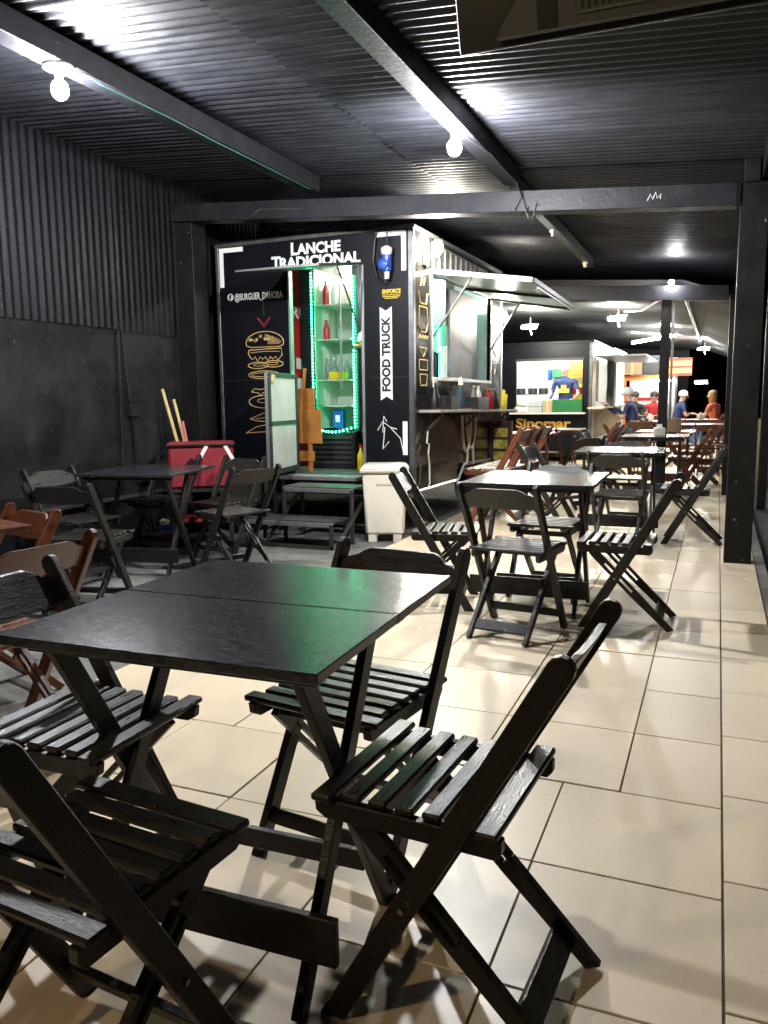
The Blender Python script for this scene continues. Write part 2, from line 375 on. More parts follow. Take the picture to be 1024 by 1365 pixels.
# ---- ceiling lamps
def lamp_mat(name, P, area, col=(1, .95, .86)): return emis(name, col, P / (math.pi * area))
def bulb(label, x, y, ztop, P, ring=None, r=.033, group='bare bulbs lighting the seating', drop=.05, col=(.95, .97, 1.0)):
    t = thing('light_bulb', label, 'bulb', (x, y, ztop), 0, group)
    b = MB(); b.lathe([(.02, 0), (.024, -.01), (.022, -drop), (.016, -drop - .015)], (0, 0, 0), 10); b.build('socket', 'white_plastic', t, smooth=True)
    if ring:
        b = MB(); b.lathe([(ring, 0), (ring, -.012), (ring * .7, -.02), (.02, -.02)], (0, 0, 0), 18); b.build('ceiling_ring', 'white_plastic', t, smooth=True)
    zc = -drop - .015 - r * 1.1
    prof = [(.012, -drop - .014)] + [(r * math.sin(a), zc + r * math.cos(a) * 1.15) for a in [rad(q) for q in (25, 45, 65, 90, 115, 140, 160)]] + [(.001, zc - r * 1.15)]
    b = MB(); b.lathe(prof, (0, 0, 0), 12)
    key = 'bulb_%s' % label
    lamp_mat(key, P, 4 * math.pi * r * r, col); o = b.build('glass_globe', key, t, smooth=True)
    return t
bulb('glowing bulb with a white ceiling ring on the left roof beam', -3.15, 3.36, 2.885, LAMP['bulb'], ring=.075, r=.043)
bulb('glowing bare bulb hanging from the middle roof beam', -1.49, 4.72, 2.765, LAMP['bulb'], r=.042)
bulb('warm bulb on the middle roof beam behind the viewpoint', -1.49, -.75, 2.765, 20, r=.033, col=(1, .74, .45))
sb_ = bulb('small glowing bulb sitting at the further cross beam', -.57, 10.33, 2.52, LAMP['mid'], r=.03, drop=.02); sb_.rotation_euler.x = rad(-90)
b = MB(); b.tube([(-3.10, 3.40, 2.885), (-3.09, 3.6, 2.868), (-3.09, 4.2, 2.876), (-3.09, 4.6, 2.870), (-3.10, 5.1, 2.878), (-3.11, 6.0, 2.882)], .004); tag(b.build('cable', 'green_pvc'), 'thin green cable clipped along the left roof beam', 'cable')
b = MB(); b.tube([(-1.49, 4.76, 2.76), (-1.43, 5.3, 2.765), (-1.43, 6.0, 2.75), (-1.40, 6.12, 2.66), (-1.36, 6.12, 2.52), (-1.33, 6.12, 2.50), (-1.30, 6.13, 2.62), (-1.28, 6.13, 2.60)], .006)
b.tube([(-1.40, 6.12, 2.70), (-1.46, 6.11, 2.58), (-1.40, 6.11, 2.51), (-1.36, 6.12, 2.60)], .005); tag(b.build('cable', 'black_rubber'), 'black wires dangling where the middle beam meets the cross beam', 'cable')
for (y, lb) in ((6.45, 'first empty lamp holder under the thin beam, nearest the cross beam'), (7.9, 'middle empty lamp holder under the thin roof beam'), (9.9, 'last empty lamp holder at the far end of the thin beam')):
    b = MB(); b.lathe([(.028, 0), (.028, -.02), (.018, -.025), (.018, -.06)], (-1.52, y, 2.77), 10); tag(b.build('lamp_holder', 'white_plastic', smooth=True), lb, 'lamp holder', 'empty lamp holders')
# ---- hanging television seen from behind
tv = thing('television', 'black flat television hung under the roof with its back turned', 'television', (-.14, 2.47, 2.215), rad(1)); tv.rotation_euler.x = rad(20)
b = MB(); b.box(-.62, .58, .0, .022, .0, .66); b.build('screen_panel', 'tv_black', tv, .004)
b = MB(); b.prism([(-.50, 0, .02), (.50, 0, .02), (.50, 0, .40), (-.12, 0, .40), (-.30, 0, .26), (-.42, 0, .13), (-.48, 0, .06)], (0, -.05, 0)); b.build('rear_housing', 'tv_grey', tv, .006)
gr_ = MB(); gr_.box(-.27, .06, -.062, -.05, .05, .125); vp_ = gr_.build('vent_panel', 'tv_grey', tv, .01)
sl = None
for k in range(17):
    if sl is None: sl = bx('vent_slot', 'dark_plastic', -.004, .004, -.0645, -.061, .062, .112, vp_)
    else: sl = sl.copy(); COL.objects.link(sl)
    sl.location.x = -.25 + k * .0183
bx('port_panel', 'dark_plastic', -.375, -.32, -.0545, -.05, .03, .14, tv)
gg = MB()
for k in range(11):
    for j in range(6): gg.box(.30 + k * .014, .308 + k * .014, -.0535, -.05, .10 + j * .012, .107 + j * .012)
gg.build('speaker_grille', 'dark_plastic', tv)
b = MB(); b.lathe([(.012, 0), (.016, .01), (.016, .04), (.008, .045)], (.34, -.06, .055), 10, 'z'); b.build('knob', 'dull_steel', tv, smooth=True)
b = MB(); b.box(-.06, .06, -.0, .05, .66, .66 + .02); b.bar((0, .02, .60), (0, .02, .70), .04, .03, (1, 0, 0)); b.build('hanging_bracket', 'dark_steel', tv)

# ================================================================== FURNITURE
# chair: local +y is where the sitter looks, origin on the floor under the seat centre
def make_chair(m, bm='steel_bolt'):
    t = thing('folding_chair', 'x', 'chair')
    tl = .405
    def lb(z): return .145 - .57 * z          # long bar, f against z
    for s in (-1, 1):
        x = s * .199
        a = Vector((x, .145, 0)); c = Vector((x, lb(.768), .768))
        # bar with rounded top
        d = (c - a).normalized(); nn = d.cross(Vector((1, 0, 0))).normalized(); w = .0235
        pl = [a - nn * w, a + nn * w] + [c + nn * w * math.cos(q) + d * w * math.sin(q) for q in [rad(k) for k in (0, 30, 60, 90, 120, 150, 180)]]
        pl = [Vector((x - .011, p.y, p.z)) for p in pl]; pl[0].z = 0; pl[1].z = 0; pl[0].y = .145 - w * 1.15; pl[1].y = .145 + w * 1.15
        if pl[0].y > pl[1].y: pass
        k = MB(); k.prism(pl, (.022, 0, 0)); bb = k.build('back_post', m, t, .0022)
        k = MB(); k.lathe([(.006, -.0025), (.006, .0025)], (x + s * .0125, lb(.27), .27), 8, 'x'); k.build('bolt', bm, bb)
        # slotted rear leg
        x = s * .150; p = Vector((x, .115, .405)); q = Vector((x, -.285, 0)); d = (q - p); L = d.length; d.normalize(); nn = d.cross(Vector((1, 0, 0))).normalized()
        k = MB(); f1, f2 = .17, .52; w = .044
        k.bar(p, p + d * L * f1, w, .021, (1, 0, 0)); k.bar(p + d * L * f2, q + d * .004, w, .021, (1, 0, 0))
        for e in (-1, 1): k.bar(p + d * L * f1 + nn * e * .0145, p + d * L * f2 + nn * e * .0145, .015, .021, (1, 0, 0))
        o = k.build('rear_leg', m, t, .0018)
        for v in o.data.vertices:
            if v.co.z < 0: v.co.z = 0
        # seat rail
        x = s * .172
        k = MB(); k.prism([(x - .011, -.178, .398), (x - .011, .165, .398), (x - .011, .186, .41), (x - .011, .190, .437), (x - .011, -.190, .437), (x - .011, -.190, .412)], (.022, 0, 0))
        k.build('seat_rail', m, t, .002)
    for i in range(7):
        yc = .166 - i * .0552; hw = .0195 if i not in (0, 6) else .022
        xx = .200 if i in (0, 6) else .178
        if i == 5: xx = .183
        k = MB(); k.box(-xx, xx, yc - hw, yc + hw, .4375, .4535); k.build('slat', m, t, .0045)
    # curved backrest board with raised middle
    n = 18; pf = []; pb = []
    prof = []
    for i in range(n + 1):
        x = -.187 + .374 * i / n; ax = abs(x)
        top = .058 if ax < .105 else (.058 - .026 * (1 - math.cos(math.pi * min(1, (ax - .105) / .055))) / 2 * 1.0)
        top = top if ax < .176 else .022
        prof.append((x, top, -.047 + .010 * (ax / .187) ** 2))
    k = MB(); vs = []
    zc = .708
    for (x, tp, bt) in prof:
        bow = -.010 * (1 - (x / .187) ** 2)
        for (h, th) in ((tp, .008), (bt, .008), (bt, -.008), (tp, -.008)):
            z = zc + h; y = lb(zc) - .57 * h + bow + th; vs.append((x, y, z))
    fs = [(4 * i + j, 4 * i + (j + 1) % 4, 4 * i + 4 + (j + 1) % 4, 4 * i + 4 + j) for i in range(n) for j in range(4)] + [(3, 2, 1, 0), (4 * n, 4 * n + 1, 4 * n + 2, 4 * n + 3)]
    k.add(vs, fs); k.build('backrest', m, t, .002)
    k = MB(); k.bar((-.188, lb(.085), .085), (.188, lb(.085), .085), .04, .018, (0, 1, .5)); k.build('crossbar', m, t, .002)
    k = MB(); k.bar((-.139, -.225, .065), (.139, -.225, .065), .055, .018, (0, .72, -.7)); k.build('crossbar', m, t, .002)
    k = MB(); k.bar((-.161, .085, .39), (.161, .085, .39), .028, .018, (0, 1, 0)); k.build('crossbar', m, t, .002)
    return t
BLK = make_chair('black_wood'); BRN = make_chair('brown_wood')
used = {}
def chair(x, y, deg, label, group, kind='black', z=0, sc=1):
    if x < -2.6 or (x < -2.48 and y > 2.9): z = -.03
    p = BLK if kind == 'black' else BRN
    o = copy_tree(p) if used.get(kind) else p
    used[kind] = 1
    for q in KIDS.setdefault(p.name, list(p.children)): KIDS.setdefault(q.name, list(q.children))
    o.location = (x, y, z); o.scale = (sc, sc, sc); o.rotation_euler = (0, 0, rad(deg)); o['label'] = label; o['group'] = group
    return o
def make_table(m, mt, two=True):
    t = thing('folding_table', 'x', 'table')
    W_, D_ = .36, .40
    if two:
        for s, nm in ((-1, 0), (1, 1)):
            ya, yb = (-D_, .0025) if s < 0 else (.0055, D_)
            k = MB(); k.box(-W_, W_, ya, yb, .722, .742); k.build('top_board', mt, t, .002)
    yo = -.11
    for s in (-1, 1):
        xa = s * .285; xb = s * .262
        for (nm, x, f0, f1) in (('a', xa, -.205, .205), ('b', xb, .205, -.205)):
            k = MB(); k.bar((x, yo + f0 * 1.02, .716), (x, yo + f1, .0), .048, .021, (1, 0, 0)); o = k.build('leg', m, t, .002)
            for v in o.data.vertices:
                if v.co.z < .02: v.co.z = max(0, v.co.z)
        k = MB(); k.lathe([(.007, -.003), (.007, .003)], (s * .298, yo, .36), 8, 'x'); k.build('bolt', 'steel_bolt', t)
    k = MB(); k.box(-.33, .33, yo - .178, yo - .160, .105, .205); k.build('shelf_board', m, t, .002)
    k = MB(); k.box(-.252, .252, yo + .150, yo + .168, .10, .15); k.build('stretcher', m, t, .002)
    k = MB(); k.box(-.33, .33, yo - .235, yo - .19, .695, .720); k.build('stretcher', m, t, .002)
    k = MB(); k.box(-.33, .33, yo + .19, yo + .235, .695, .720); k.build('stretcher', m, t, .002)
    return t
TBK = make_table('black_wood', 'black_top'); TBR = make_table('brown_wood', 'brown_wood')
def table(x, y, deg, label, group, kind='black'):
    p = TBK if kind == 'black' else TBR
    o = copy_tree(p) if used.get('t' + kind) else p
    used['t' + kind] = 1
    o.location = (x, y, -.03 if x < -2.6 else 0); o.rotation_euler = (0, 0, rad(deg)); o['label'] = label; o['group'] = group
    return o
GT = 'black folding tables'; GC = 'black folding chairs'; GB = 'brown folding chairs'; GBT = 'brown folding tables'
table(-.975, 1.54, 1.5, 'big black folding table closest to the camera reflecting green light', GT)
chair(-.492, 1.462, 86, 'black folding chair on open tiles right of the closest table', GC)
chair(-.87, 1.83, 172, 'black folding chair behind the closest table showing its curved backrest', GC)
chair(-1.375, 1.43, -90, 'black folding chair tucked in at the left side of the closest table', GC)
chair(-.965, .985, -5, 'black folding chair in the bottom left corner cut off by the frame', GC)
table(-.945, 4.60, 1, 'black folding table in the middle of the tiled aisle', GT)
chair(-.92, 4.02, -9, 'black folding chair seen from behind in front of the middle table', GC)
chair(-.465, 4.37, 90, 'black folding chair in profile right of the middle table', GC)
chair(-1.44, 4.43, -78, 'black folding chair beside the white bin facing the middle table', GC)
chair(-.93, 4.83, 176, 'black folding chair on the far side of the middle table', GC)
table(-.76, 7.22, 2, 'black folding table behind the middle one with a shiny top', GT)
chair(-.68, 6.50, -4, 'black folding chair seen from behind at the near side of the second aisle table', GC)
chair(-.22, 7.02, 90, 'black folding chair close to the thick street side post', GC)
chair(-.80, 7.75, 178, 'black folding chair hidden at the far side of the second aisle table', GC)
chair(-1.27, 7.05, -95, 'black folding chair left of the second aisle table near the brown chairs', GC)
# left black group by the wall
table(-3.84, 4.74, 12, 'black folding table in the dark corner by the concrete wall', GT)
chair(-3.45, 3.68, 12, 'black folding chair with its back to the brown set at the wall table', GC)
chair(-4.0, 4.2, -95, 'black folding chair closest to the concrete wall at the wall table', GC)
chair(-3.20, 4.84, 70, 'black folding chair right of the wall table with pale lit seat slats', GC)
chair(-3.58, 5.28, 172, 'black folding chair at the wall table right in front of the red box', GC)
chair(-4.2, 5.3, 180, 'black folding chair at the wall table half hidden left of the red box', GC)
# brown set at the left edge
table(-3.02, 2.14, -17, 'reddish brown folding table cut by the left edge', GBT, 'brown')
chair(-2.82, 2.31, 163, 'dark reddish brown chair behind the brown table corner', GB, 'brown')
chair(-2.2, 1.86, 83, 'orange brown folding chair right of the brown table', GB, 'brown')
# brown chairs and tables further back
GR = 'brown folding chairs at the rear'
for (x, y, a, lb) in ((-2.01, 7.6, 88, 'brown folding chair first of the row standing beside the food truck'),
                      (-2.0, 8.0, 88, 'brown folding chair second of the row standing beside the food truck'),
                      (-1.98, 8.4, 90, 'brown folding chair last of the row standing beside the food truck')):
    chair(x, y, a, lb, GR, 'brown', 0, 1.17)
table(-2.3, 10.5, 0, 'brown folding table just past the end of the food truck', GBT, 'brown')
table(-2.15, 11.7, 0, 'brown folding table in front of the dark kiosk sign', GBT, 'brown')
chair(-2.12, 11.0, -8, 'brown folding chair at the near side of the kiosk table', GR, 'brown')
chair(-1.62, 11.6, 92, 'brown folding chair at the right side of the kiosk table', GR, 'brown')
chair(-2.7, 11.9, -85, 'brown folding chair at the left side of the kiosk table', GR, 'brown')
chair(-1.55, 12.5, 85, 'brown folding chair behind the kiosk table beside the blue panel', GR, 'brown')
chair(-1.45, 8.9, 45, 'black folding chair leaning out beside the brown chairs', GC)
table(-.66, 9.9, 0, 'black folding table just in front of the slim middle post', GT)
chair(-.36, 10.6, 90, 'brown folding chair right of the slim middle post', GR, 'brown')
chair(-.25, 11.7, 88, 'brown folding chair behind the slim middle post by the street', GR, 'brown')
chair(-1.2, 9.9, -92, 'black folding chair left of the slim middle post', GC)
table(-.62, 11.2, 0, 'brown folding table holding a beige box', GBT, 'brown')
table(-1.60, 20.0, 0, 'brown folding table in front of the seated diners', GBT, 'brown')
chair(-1.25, 14.4, 5, 'brown folding chair with its back to the aisle before the diners', GR, 'brown')
table(-.25, 13.9, 0, 'dark brown folding table at the far street side', GBT, 'brown')
chair(-.1, 13.2, 0, 'brown folding chair in front of the far street side table', GR, 'brown')
chair(-.75, 15.6, 180, 'brown folding chair far back in the passage', GR, 'brown')
for (x, y, a, lb) in ((-1.75, 13.3, 90, 'brown folding chair alone in front of the white kiosk side'), (-1.25, 12.3, -80, 'brown folding chair left of the table with the beige box'), (-.9, 12.2, 5, 'brown folding chair with its back to the table with the beige box'),
                      (-.55, 13.3, -90, 'brown folding chair left of the dark street side table'), (.05, 14.8, 178, 'brown folding chair behind the dark street side table'), (-1.5, 15.2, 80, 'brown folding chair beside the kiosk side counter'), (-1.0, 16.6, 10, 'brown folding chair in the passage before the far diners')):
    chair(x, y, a, lb, GR, 'brown')
table(-1.15, 15.6, 3, 'brown folding table beside the white kiosk side counter', GBT, 'brown')
table(-.35, 16.6, 0, 'brown folding table near the street before the capped person', GBT, 'brown')
for k, (x, y, lb) in enumerate(((-1.15, 15.6, 'white napkin box on the brown table beside the kiosk counter'), (-.62, 9.85, 'white napkin box on the black table before the slim post'), (-.3, 16.6, 'white napkin box on the table near the capped person'))):
    q = thing('napkin_box', lb, 'box', (x, y, .742), .3 * k, 'napkin boxes on the rear tables'); bx('box_body', 'white_plastic', -.06, .06, -.045, .045, 0, .09, q, .006); bx('napkin', 'white_paint', -.03, .03, -.004, .004, .09, .13, q)
bb = bx('table_box', 'cardboard', -.60, -.43, 11.0, 11.12, .742, .91); tag(bb, 'small beige box standing on the brown table by the slim post', 'box')

# ================================================================== FOOD TRUCK
FY = 6.72; SX = -2.5
tk = thing('food_truck', 'black food truck trailer with open door and raised side hatch', 'food truck', (-3.5, 8.25, 0))
OFF = Vector((-3.5, 8.25, 0))
class TB(MB):
    def build(s, name, m, parent=None, bevel=0, smooth=False):
        p = parent or tk
        s.v = [(v[0] + 3.5, v[1] - 8.25, v[2]) for v in s.v]
        return MB.build(s, name, m, p, bevel, smooth)
def tb(name, m, x0, x1, y0, y1, z0, z1, parent=None, bevel=0):
    b = TB(); b.box(x0, x1, y0, y1, z0, z1); return b.build(name, m, parent, bevel)
def tt(name, body, m, o, r, u, h, bold=0, width=None, parent=None, shear=0):
    q = text(name, body, m, (o[0] + 3.5, o[1] - 8.25, o[2]), r, u, h, parent or tk, bold, .0012, width, shear=shear); return q
DX0, DX1, DZ0, DZ1 = -3.73, -2.97, .52, 2.385
p1 = tb('front_panel', 'truck_black', -4.5, DX0, FY, FY + .04, .47, 2.66)
p2 = tb('front_panel', 'truck_black', DX1, -2.545, FY, FY + .04, .47, 2.66)
p3 = tb('front_panel', 'truck_black', DX0, DX1, FY, FY + .04, DZ1 + .02, 2.66)
tb('sill', 'dark_steel', DX0, DX1, FY - .005, FY + .05, .40, .50)
# side with the hatch opening
HY0, HY1, HZ0, HZ1 = 7.22, 9.30, 1.40, 2.34
tb('side_panel', 'truck_side', SX - .04, SX, FY + .045, HY0, .40, 2.66)
tb('side_panel', 'truck_side', SX - .04, SX, HY1, 9.8, .46, 2.66)
tb('side_panel', 'truck_side', SX - .04, SX, HY0, 8.0, .36, HZ0)
tb('side_panel', 'truck_side', SX - .04, SX, 8.22, HY1, .46, HZ0)
tb('side_panel', 'truck_side', SX - .04, SX, 8.0, 8.22, .52, HZ0)
b = TB()
for k in range(24): b.box(SX - .03, SX - (0.004 if k % 2 else .016), HY0 + (HY1 - HY0) * k / 24, HY0 + (HY1 - HY0) * (k + 1) / 24, HZ1, 2.62)
b.build('corrugated_fascia', 'dull_steel')
b = TB()
b.tube([(SX + .004, 6.80, .365), (SX + .004, 8.02, .35), (SX + .004, 8.24, .50), (SX + .004, 9.8, .46)], .016, 4); b.build('skirt_trim', 'aluminium')
tb('corner_trim', 'corner_metal', -2.543, SX + .006, FY - .006, FY + .05, .36, 2.67, None, .004)
tb('corner_trim', 'dull_steel', -4.52, -4.485, FY - .006, FY + .03, .47, 2.67, None, .004)
b = TB(); b.bar((-4.52, FY - .004, 2.665), (-2.50, FY - .004, 2.68), .03, .02, (0, 1, 0)); b.build('top_trim', 'dull_steel')
b = TB(); b.bar((SX + .002, FY, 2.68), (SX + .002, 9.82, 2.70), .03, .02, (1, 0, 0)); b.build('top_trim', 'dull_steel')
tb('roof', 'truck_black', -4.5, SX, FY, 9.8, 2.66, 2.70)
tb('far_side', 'interior', -4.5, -4.46, FY + .04, 9.8, .46, 2.66)
tb('rear_wall', 'interior', -4.46, SX - .04, 9.76, 9.8, .46, 2.66)
tb('floor', 'dull_steel', -4.46, SX - .04, FY + .04, 9.76, .46, .51)
tb('ceiling', 'interior', -4.46, SX - .04, FY + .04, 9.76, 2.60, 2.655)
tb('chassis', 'dark_steel', -4.2, -2.75, FY + .3, 9.9, .28, .40)
# checker plate at the door
cp = tb('checker_plate', 'aluminium', DX0 - .02, DX1 + .0, 6.48, FY + .02, .475, .505)
b = TB()
for i in range(16):
    for j in range(5):
        x = DX0 + .03 + i * .045; y = 6.51 + j * .042; a = .010 if (i + j) % 2 else -.010
        b.bar((x - .011, y - a, .507), (x + .011, y + a, .507), .006, .004, (0, 0, 1))
b.build('tread', 'aluminium', cp)
# jambs and door leaves
tb('door_jamb', 'aluminium', DX0 - .004, DX0 + .012, FY - .012, FY + .05, 1.35, DZ1)
tb('door_jamb', 'aluminium', DX1 - .022, DX1 + .004, FY - .012, FY + .05, .50, DZ1)
dl = TB()
def lf(u, w, z):   # lower leaf coordinates: u 0 hinge .. 1 outer edge
    h = Vector((-3.70, 6.70, 0)); o = Vector((-3.575, 5.97, 0)); d = (o - h); n = Vector((d.y, -d.x, 0)).normalized() * -1
    q = h + d * u + n * w; return (q.x, q.y, z)
def lbx(b, u0, u1, w0, w1, z0, z1): b.hexa([lf(u0, w0, z0), lf(u1, w0, z0), lf(u1, w1, z0), lf(u0, w1, z0), lf(u0, w0, z1), lf(u1, w0, z1), lf(u1, w1, z1), lf(u0, w1, z1)])
lbx(dl, 0, 1, 0, .03, .55, 1.44); leaf = dl.build('lower_door', 'aluminium', None, .002)
for (z0, z1) in ((.60, .985), (1.02, 1.40)):
    b = TB(); lbx(b, .06, .94, .0305, .034, z0, z1); b.build('infill_panel', 'door_white', leaf)
for (u0, u1, z0, z1) in ((0, 1, 1.40, 1.438), (0, 1, .985, 1.02), (0, 1, .552, .60), (0, .06, .60, 1.40), (.94, 1, .60, 1.40)):
    b = TB(); lbx(b, u0, u1, .0305, .044, z0 + .001, z1 - .001); b.build('frame_bar', 'dark_steel', leaf)
b = TB(); lbx(b, .86, .93, .045, .06, 1.36, 1.42); b.build('latch', 'bamboo', leaf)
b = TB(); b.hexa([(-3.80, 5.98, 2.27), (-2.60, 5.98, 2.27), (-2.97, 6.71, 2.395), (-3.75, 6.71, 2.395), (-3.80, 5.98, 2.30), (-2.60, 5.98, 2.30), (-2.97, 6.71, 2.425), (-3.75, 6.71, 2.425)])
b.v = [(v[0] if v[1] > -1.6 or v[0] < .5 else v[0] - .32, v[1], v[2]) for v in b.v]
fl = TB(); fl.hexa([(-3.84, 5.98, 2.27), (-2.66, 6.30, 2.30), (-2.95, 6.71, 2.385), (-3.75, 6.71, 2.385), (-3.84, 5.98, 2.295), (-2.66, 6.30, 2.325), (-2.95, 6.71, 2.41), (-3.75, 6.71, 2.41)])
fl = TB(); fl.hexa([(-3.80, 5.96, 2.272), (-3.03, 5.96, 2.272), (-2.975, 6.71, 2.385), (-3.74, 6.71, 2.385), (-3.80, 5.96, 2.294), (-3.03, 5.96, 2.294), (-2.975, 6.71, 2.41), (-3.74, 6.71, 2.41)])
flap = fl.build('upper_door', 'dark_steel', None, .003)
b = TB(); b.bar((-3.81, 5.95, 2.283), (-3.02, 5.95, 2.283), .016, .012, (0, 1, 0)); b.build('edge_trim', 'aluminium', flap)
b = TB(); b.tube([(-3.0, 6.25, 2.31), (-3.0, 6.70, 1.80)], .008); b.build('gas_strut', 'dark_steel', flap)
# side hatch: frame, awning, ledge
for (y0_, y1_, z0_, z1_) in ((HY0 - .02, HY1 + .02, HZ0 - .03, HZ0), (HY0 - .02, HY0, HZ0, HZ1), (HY1, HY1 + .02, HZ0, HZ1), (HY0 - .02, HY1 + .02, HZ1, HZ1 + .025)):
    tb('hatch_frame', 'aluminium', SX - .03, SX + .014, y0_, y1_, z0_, z1_)
AX, AZ = -1.56, 2.215
aw = TB(); aw.hexa([(SX, HY0, 2.35), (AX, HY0, AZ), (AX, HY1, AZ - .03), (SX, HY1, 2.35), (SX, HY0, 2.375), (AX, HY0, AZ + .025), (AX, HY1, AZ - .005), (SX, HY1, 2.375)])
awn = aw.build('hatch_awning', 'interior', None)
b = TB(); b.bar((SX, HY0 - .012, 2.365), (AX, HY0 - .012, AZ + .012), .04, .02, (0, 1, 0)); b.build('edge_trim', 'aluminium', awn)
b = TB(); b.bar((AX + .012, HY0, AZ + .010), (AX + .012, HY1, AZ - .02), .04, .02, (1, 0, 0)); b.build('edge_trim', 'dark_steel', awn)
b = TB(); b.bar((SX, 8.26, 2.33), (AX, 8.26, AZ - .025), .03, .02, (0, 1, 0)); b.build('rib', 'dark_steel', awn)
b = TB(); b.bar((SX, HY1, 2.345), (AX, HY1, AZ - .03), .045, .02, (0, 1, 0)); b.build('rib', 'dark_steel', awn)
b = TB(); b.tube([(SX + .01, HY0 + .03, 1.78), (-2.12, HY0 + .03, 2.30)], .011); b.build('gas_strut', 'dull_steel', awn)
b = TB(); b.tube([(SX + .01, HY1 - .03, 1.75), (-2.14, HY1 - .03, 2.28)], .011); b.build('gas_strut', 'dull_steel', awn)
b = TB(); b.bar((AX + .04, 7.25, 2.16), (AX + .06, 8.9, 2.13), .012, .012, (1, 0, 0)); b.build('lamp_hook', 'white_plastic', awn)
b = TB(); b.hexa([(SX, 6.85, 1.075), (-2.29, 6.85, 1.075), (-2.29, 9.85, 1.03), (SX, 9.85, 1.03), (SX, 6.85, 1.10), (-2.29, 6.85, 1.10), (-2.29, 9.85, 1.055), (SX, 9.85, 1.055)])
lg = b.build('ledge', 'ledge_wood', None, .002)
b = TB()
for y in (7.0, 8.2, 9.5):
    b = TB(); b.bar((SX, y, .88), (-2.32, y, 1.065 - .013 * (y - 6.85)), .02, .02, (0, 1, 0)); b.build('ledge_bracket', 'dark_steel', lg)
tb('shutter', 'shutter_grey', SX - .12, SX - .09, 8.05, 9.05, 1.42, 2.32, None, .003)
tb('rear_post', 'aluminium', SX - .02, SX + .012, 9.80, 9.835, .4, 2.66)
# wheel
wh = TB(); wh.lathe([(.16, 0), (.25, .02), (.27, .05), (.27, .13), (.25, .17), (.16, .19)], (-2.77, 8.95, .27), 20, 'x'); w_ = wh.build('wheel', 'black_rubber', None, 0, True)
rm = TB(); rm.lathe([(.02, 0), (.14, .0), (.155, .03), (.155, .05)], (-2.60, 8.95, .27), 16, 'x'); rm.build('rim', 'dull_steel', w_, 0, True)
# interior furniture of the truck
tb('poster', 'red_poster', -4.44, -3.80, 7.30, 7.315, .52, 2.58)
ps = tt('poster_lettering', 'RO.', 'white_vinyl', (-4.03, 7.297, 2.02), (1, 0, 0), (0, 0, 1), .115, .004, .225)
b = TB()
for k, z in enumerate((1.52, 1.32, 1.14, 1.0)):
    b.prism([(-3.985, 7.298, z), (-3.90 + .004 * k, 7.298, z - .01), (-3.895, 7.298, z + .09), (-3.985, 7.298, z + .11)], (0, -.002, 0))
b.build('poster_lettering', 'white_vinyl')
tb('worktop', 'dull_steel', -3.30, -2.62, 7.7, 8.05, 1.20, 1.24)
tb('work_cabinet', 'interior', -3.30, -2.62, 7.75, 8.05, .51, 1.20)
tb('upper_cabinet', 'interior', -3.30, -2.62, 8.0, 8.3, 1.95, 2.4)
tb('counter_inside', 'dull_steel', -2.95, -2.56, 7.25, 9.6, 1.30, 1.34)
emis('reflection_green', (.03, 1, .42), 7)
tb('green_reflection', 'reflection_green', -3.30, -3.265, 9.735, 9.755, 1.42, 2.30)  # glowing strip stands in for the green LED reflection in the rear steel
tb('pale_glow_panel', 'interior_white', -3.26, -2.85, 9.74, 9.755, 1.1, 1.85)  # white panel put in for the pale glow low on the rear wall
# front prints
zf = FY - .002; R_ = (1, 0, 0); U_ = (0, 0, 1)
tt('sign_lettering', 'L', 'white_vinyl', (-3.70, zf, 2.525), R_, U_, .105, .005)
tt('sign_lettering', 'ANCHE', 'white_vinyl', (-3.625, zf, 2.527), R_, U_, .088, .005, .445)
tt('sign_lettering', 'T', 'white_vinyl', (-3.90, zf, 2.415), R_, U_, .105, .005)
tt('sign_lettering', 'RADICIONAL', 'white_vinyl', (-3.82, zf, 2.415), R_, U_, .088, .005, .82)
b = TB(); b.lathe([(.034, 0), (.034, .002)], (-4.365, FY - .003, 2.185), 20, 'y'); b.build('round_emblem', 'white_vinyl')
tt('emblem_letter', 'f', 'truck_black', (-4.378, FY - .0045, 2.16), R_, U_, .046, .004)
tt('handle_lettering', '@BURGUER_DAHORA', 'white_vinyl', (-4.318, zf, 2.152), R_, U_, .060, .0012, .52)
for (x0, x1, z0, z1) in ((-4.475, -4.21, 2.60, 2.642), (-4.475, -4.43, 2.28, 2.60), (-2.845, -2.56, 2.61, 2.652), (-2.605, -2.56, 2.31, 2.61), (-2.605, -2.56, .70, 1.0)):
    tb('corner_mark', 'white_vinyl', x0, x1, FY - .002, FY + .001, z0, z1)
rb = TB(); xa, xb = -2.815, -2.70
rb.prism([(xa, FY, 1.19), ((xa + xb) / 2, FY, 1.225), (xb, FY, 1.19), (xb, FY, 2.01), ((xa + xb) / 2, FY, 1.975), (xa, FY, 2.01)], (0, -.002, 0)); rb.build('ribbon', 'white_vinyl')
tt('ribbon_lettering', 'FOOD TRUCK', 'black_vinyl', (-2.722, FY - .003, 1.265), (0, 0, 1), (-1, 0, 0), .074, .005, .66)
tt('small_lettering', 'ENFORCE', 'yellow_vinyl', (-2.79, zf, 2.125), R_, U_, .034, .0012, .175)
b = TB(); b.box(-2.79, -2.615, FY - .002, FY, 2.110, 2.114); b.box(-2.785, -2.62, FY - .002, FY, 2.094, 2.100); b.box(-2.765, -2.64, FY - .002, FY, 2.080, 2.085); b.build('small_lettering', 'yellow_vinyl')
for (xa_, xb_) in ((-4.48, -3.74), (-2.96, -2.55)): tb('panel_seam', 'dark_steel', xa_, xb_, FY - .0012, FY + .0005, 1.395, 1.399)
b = TB()
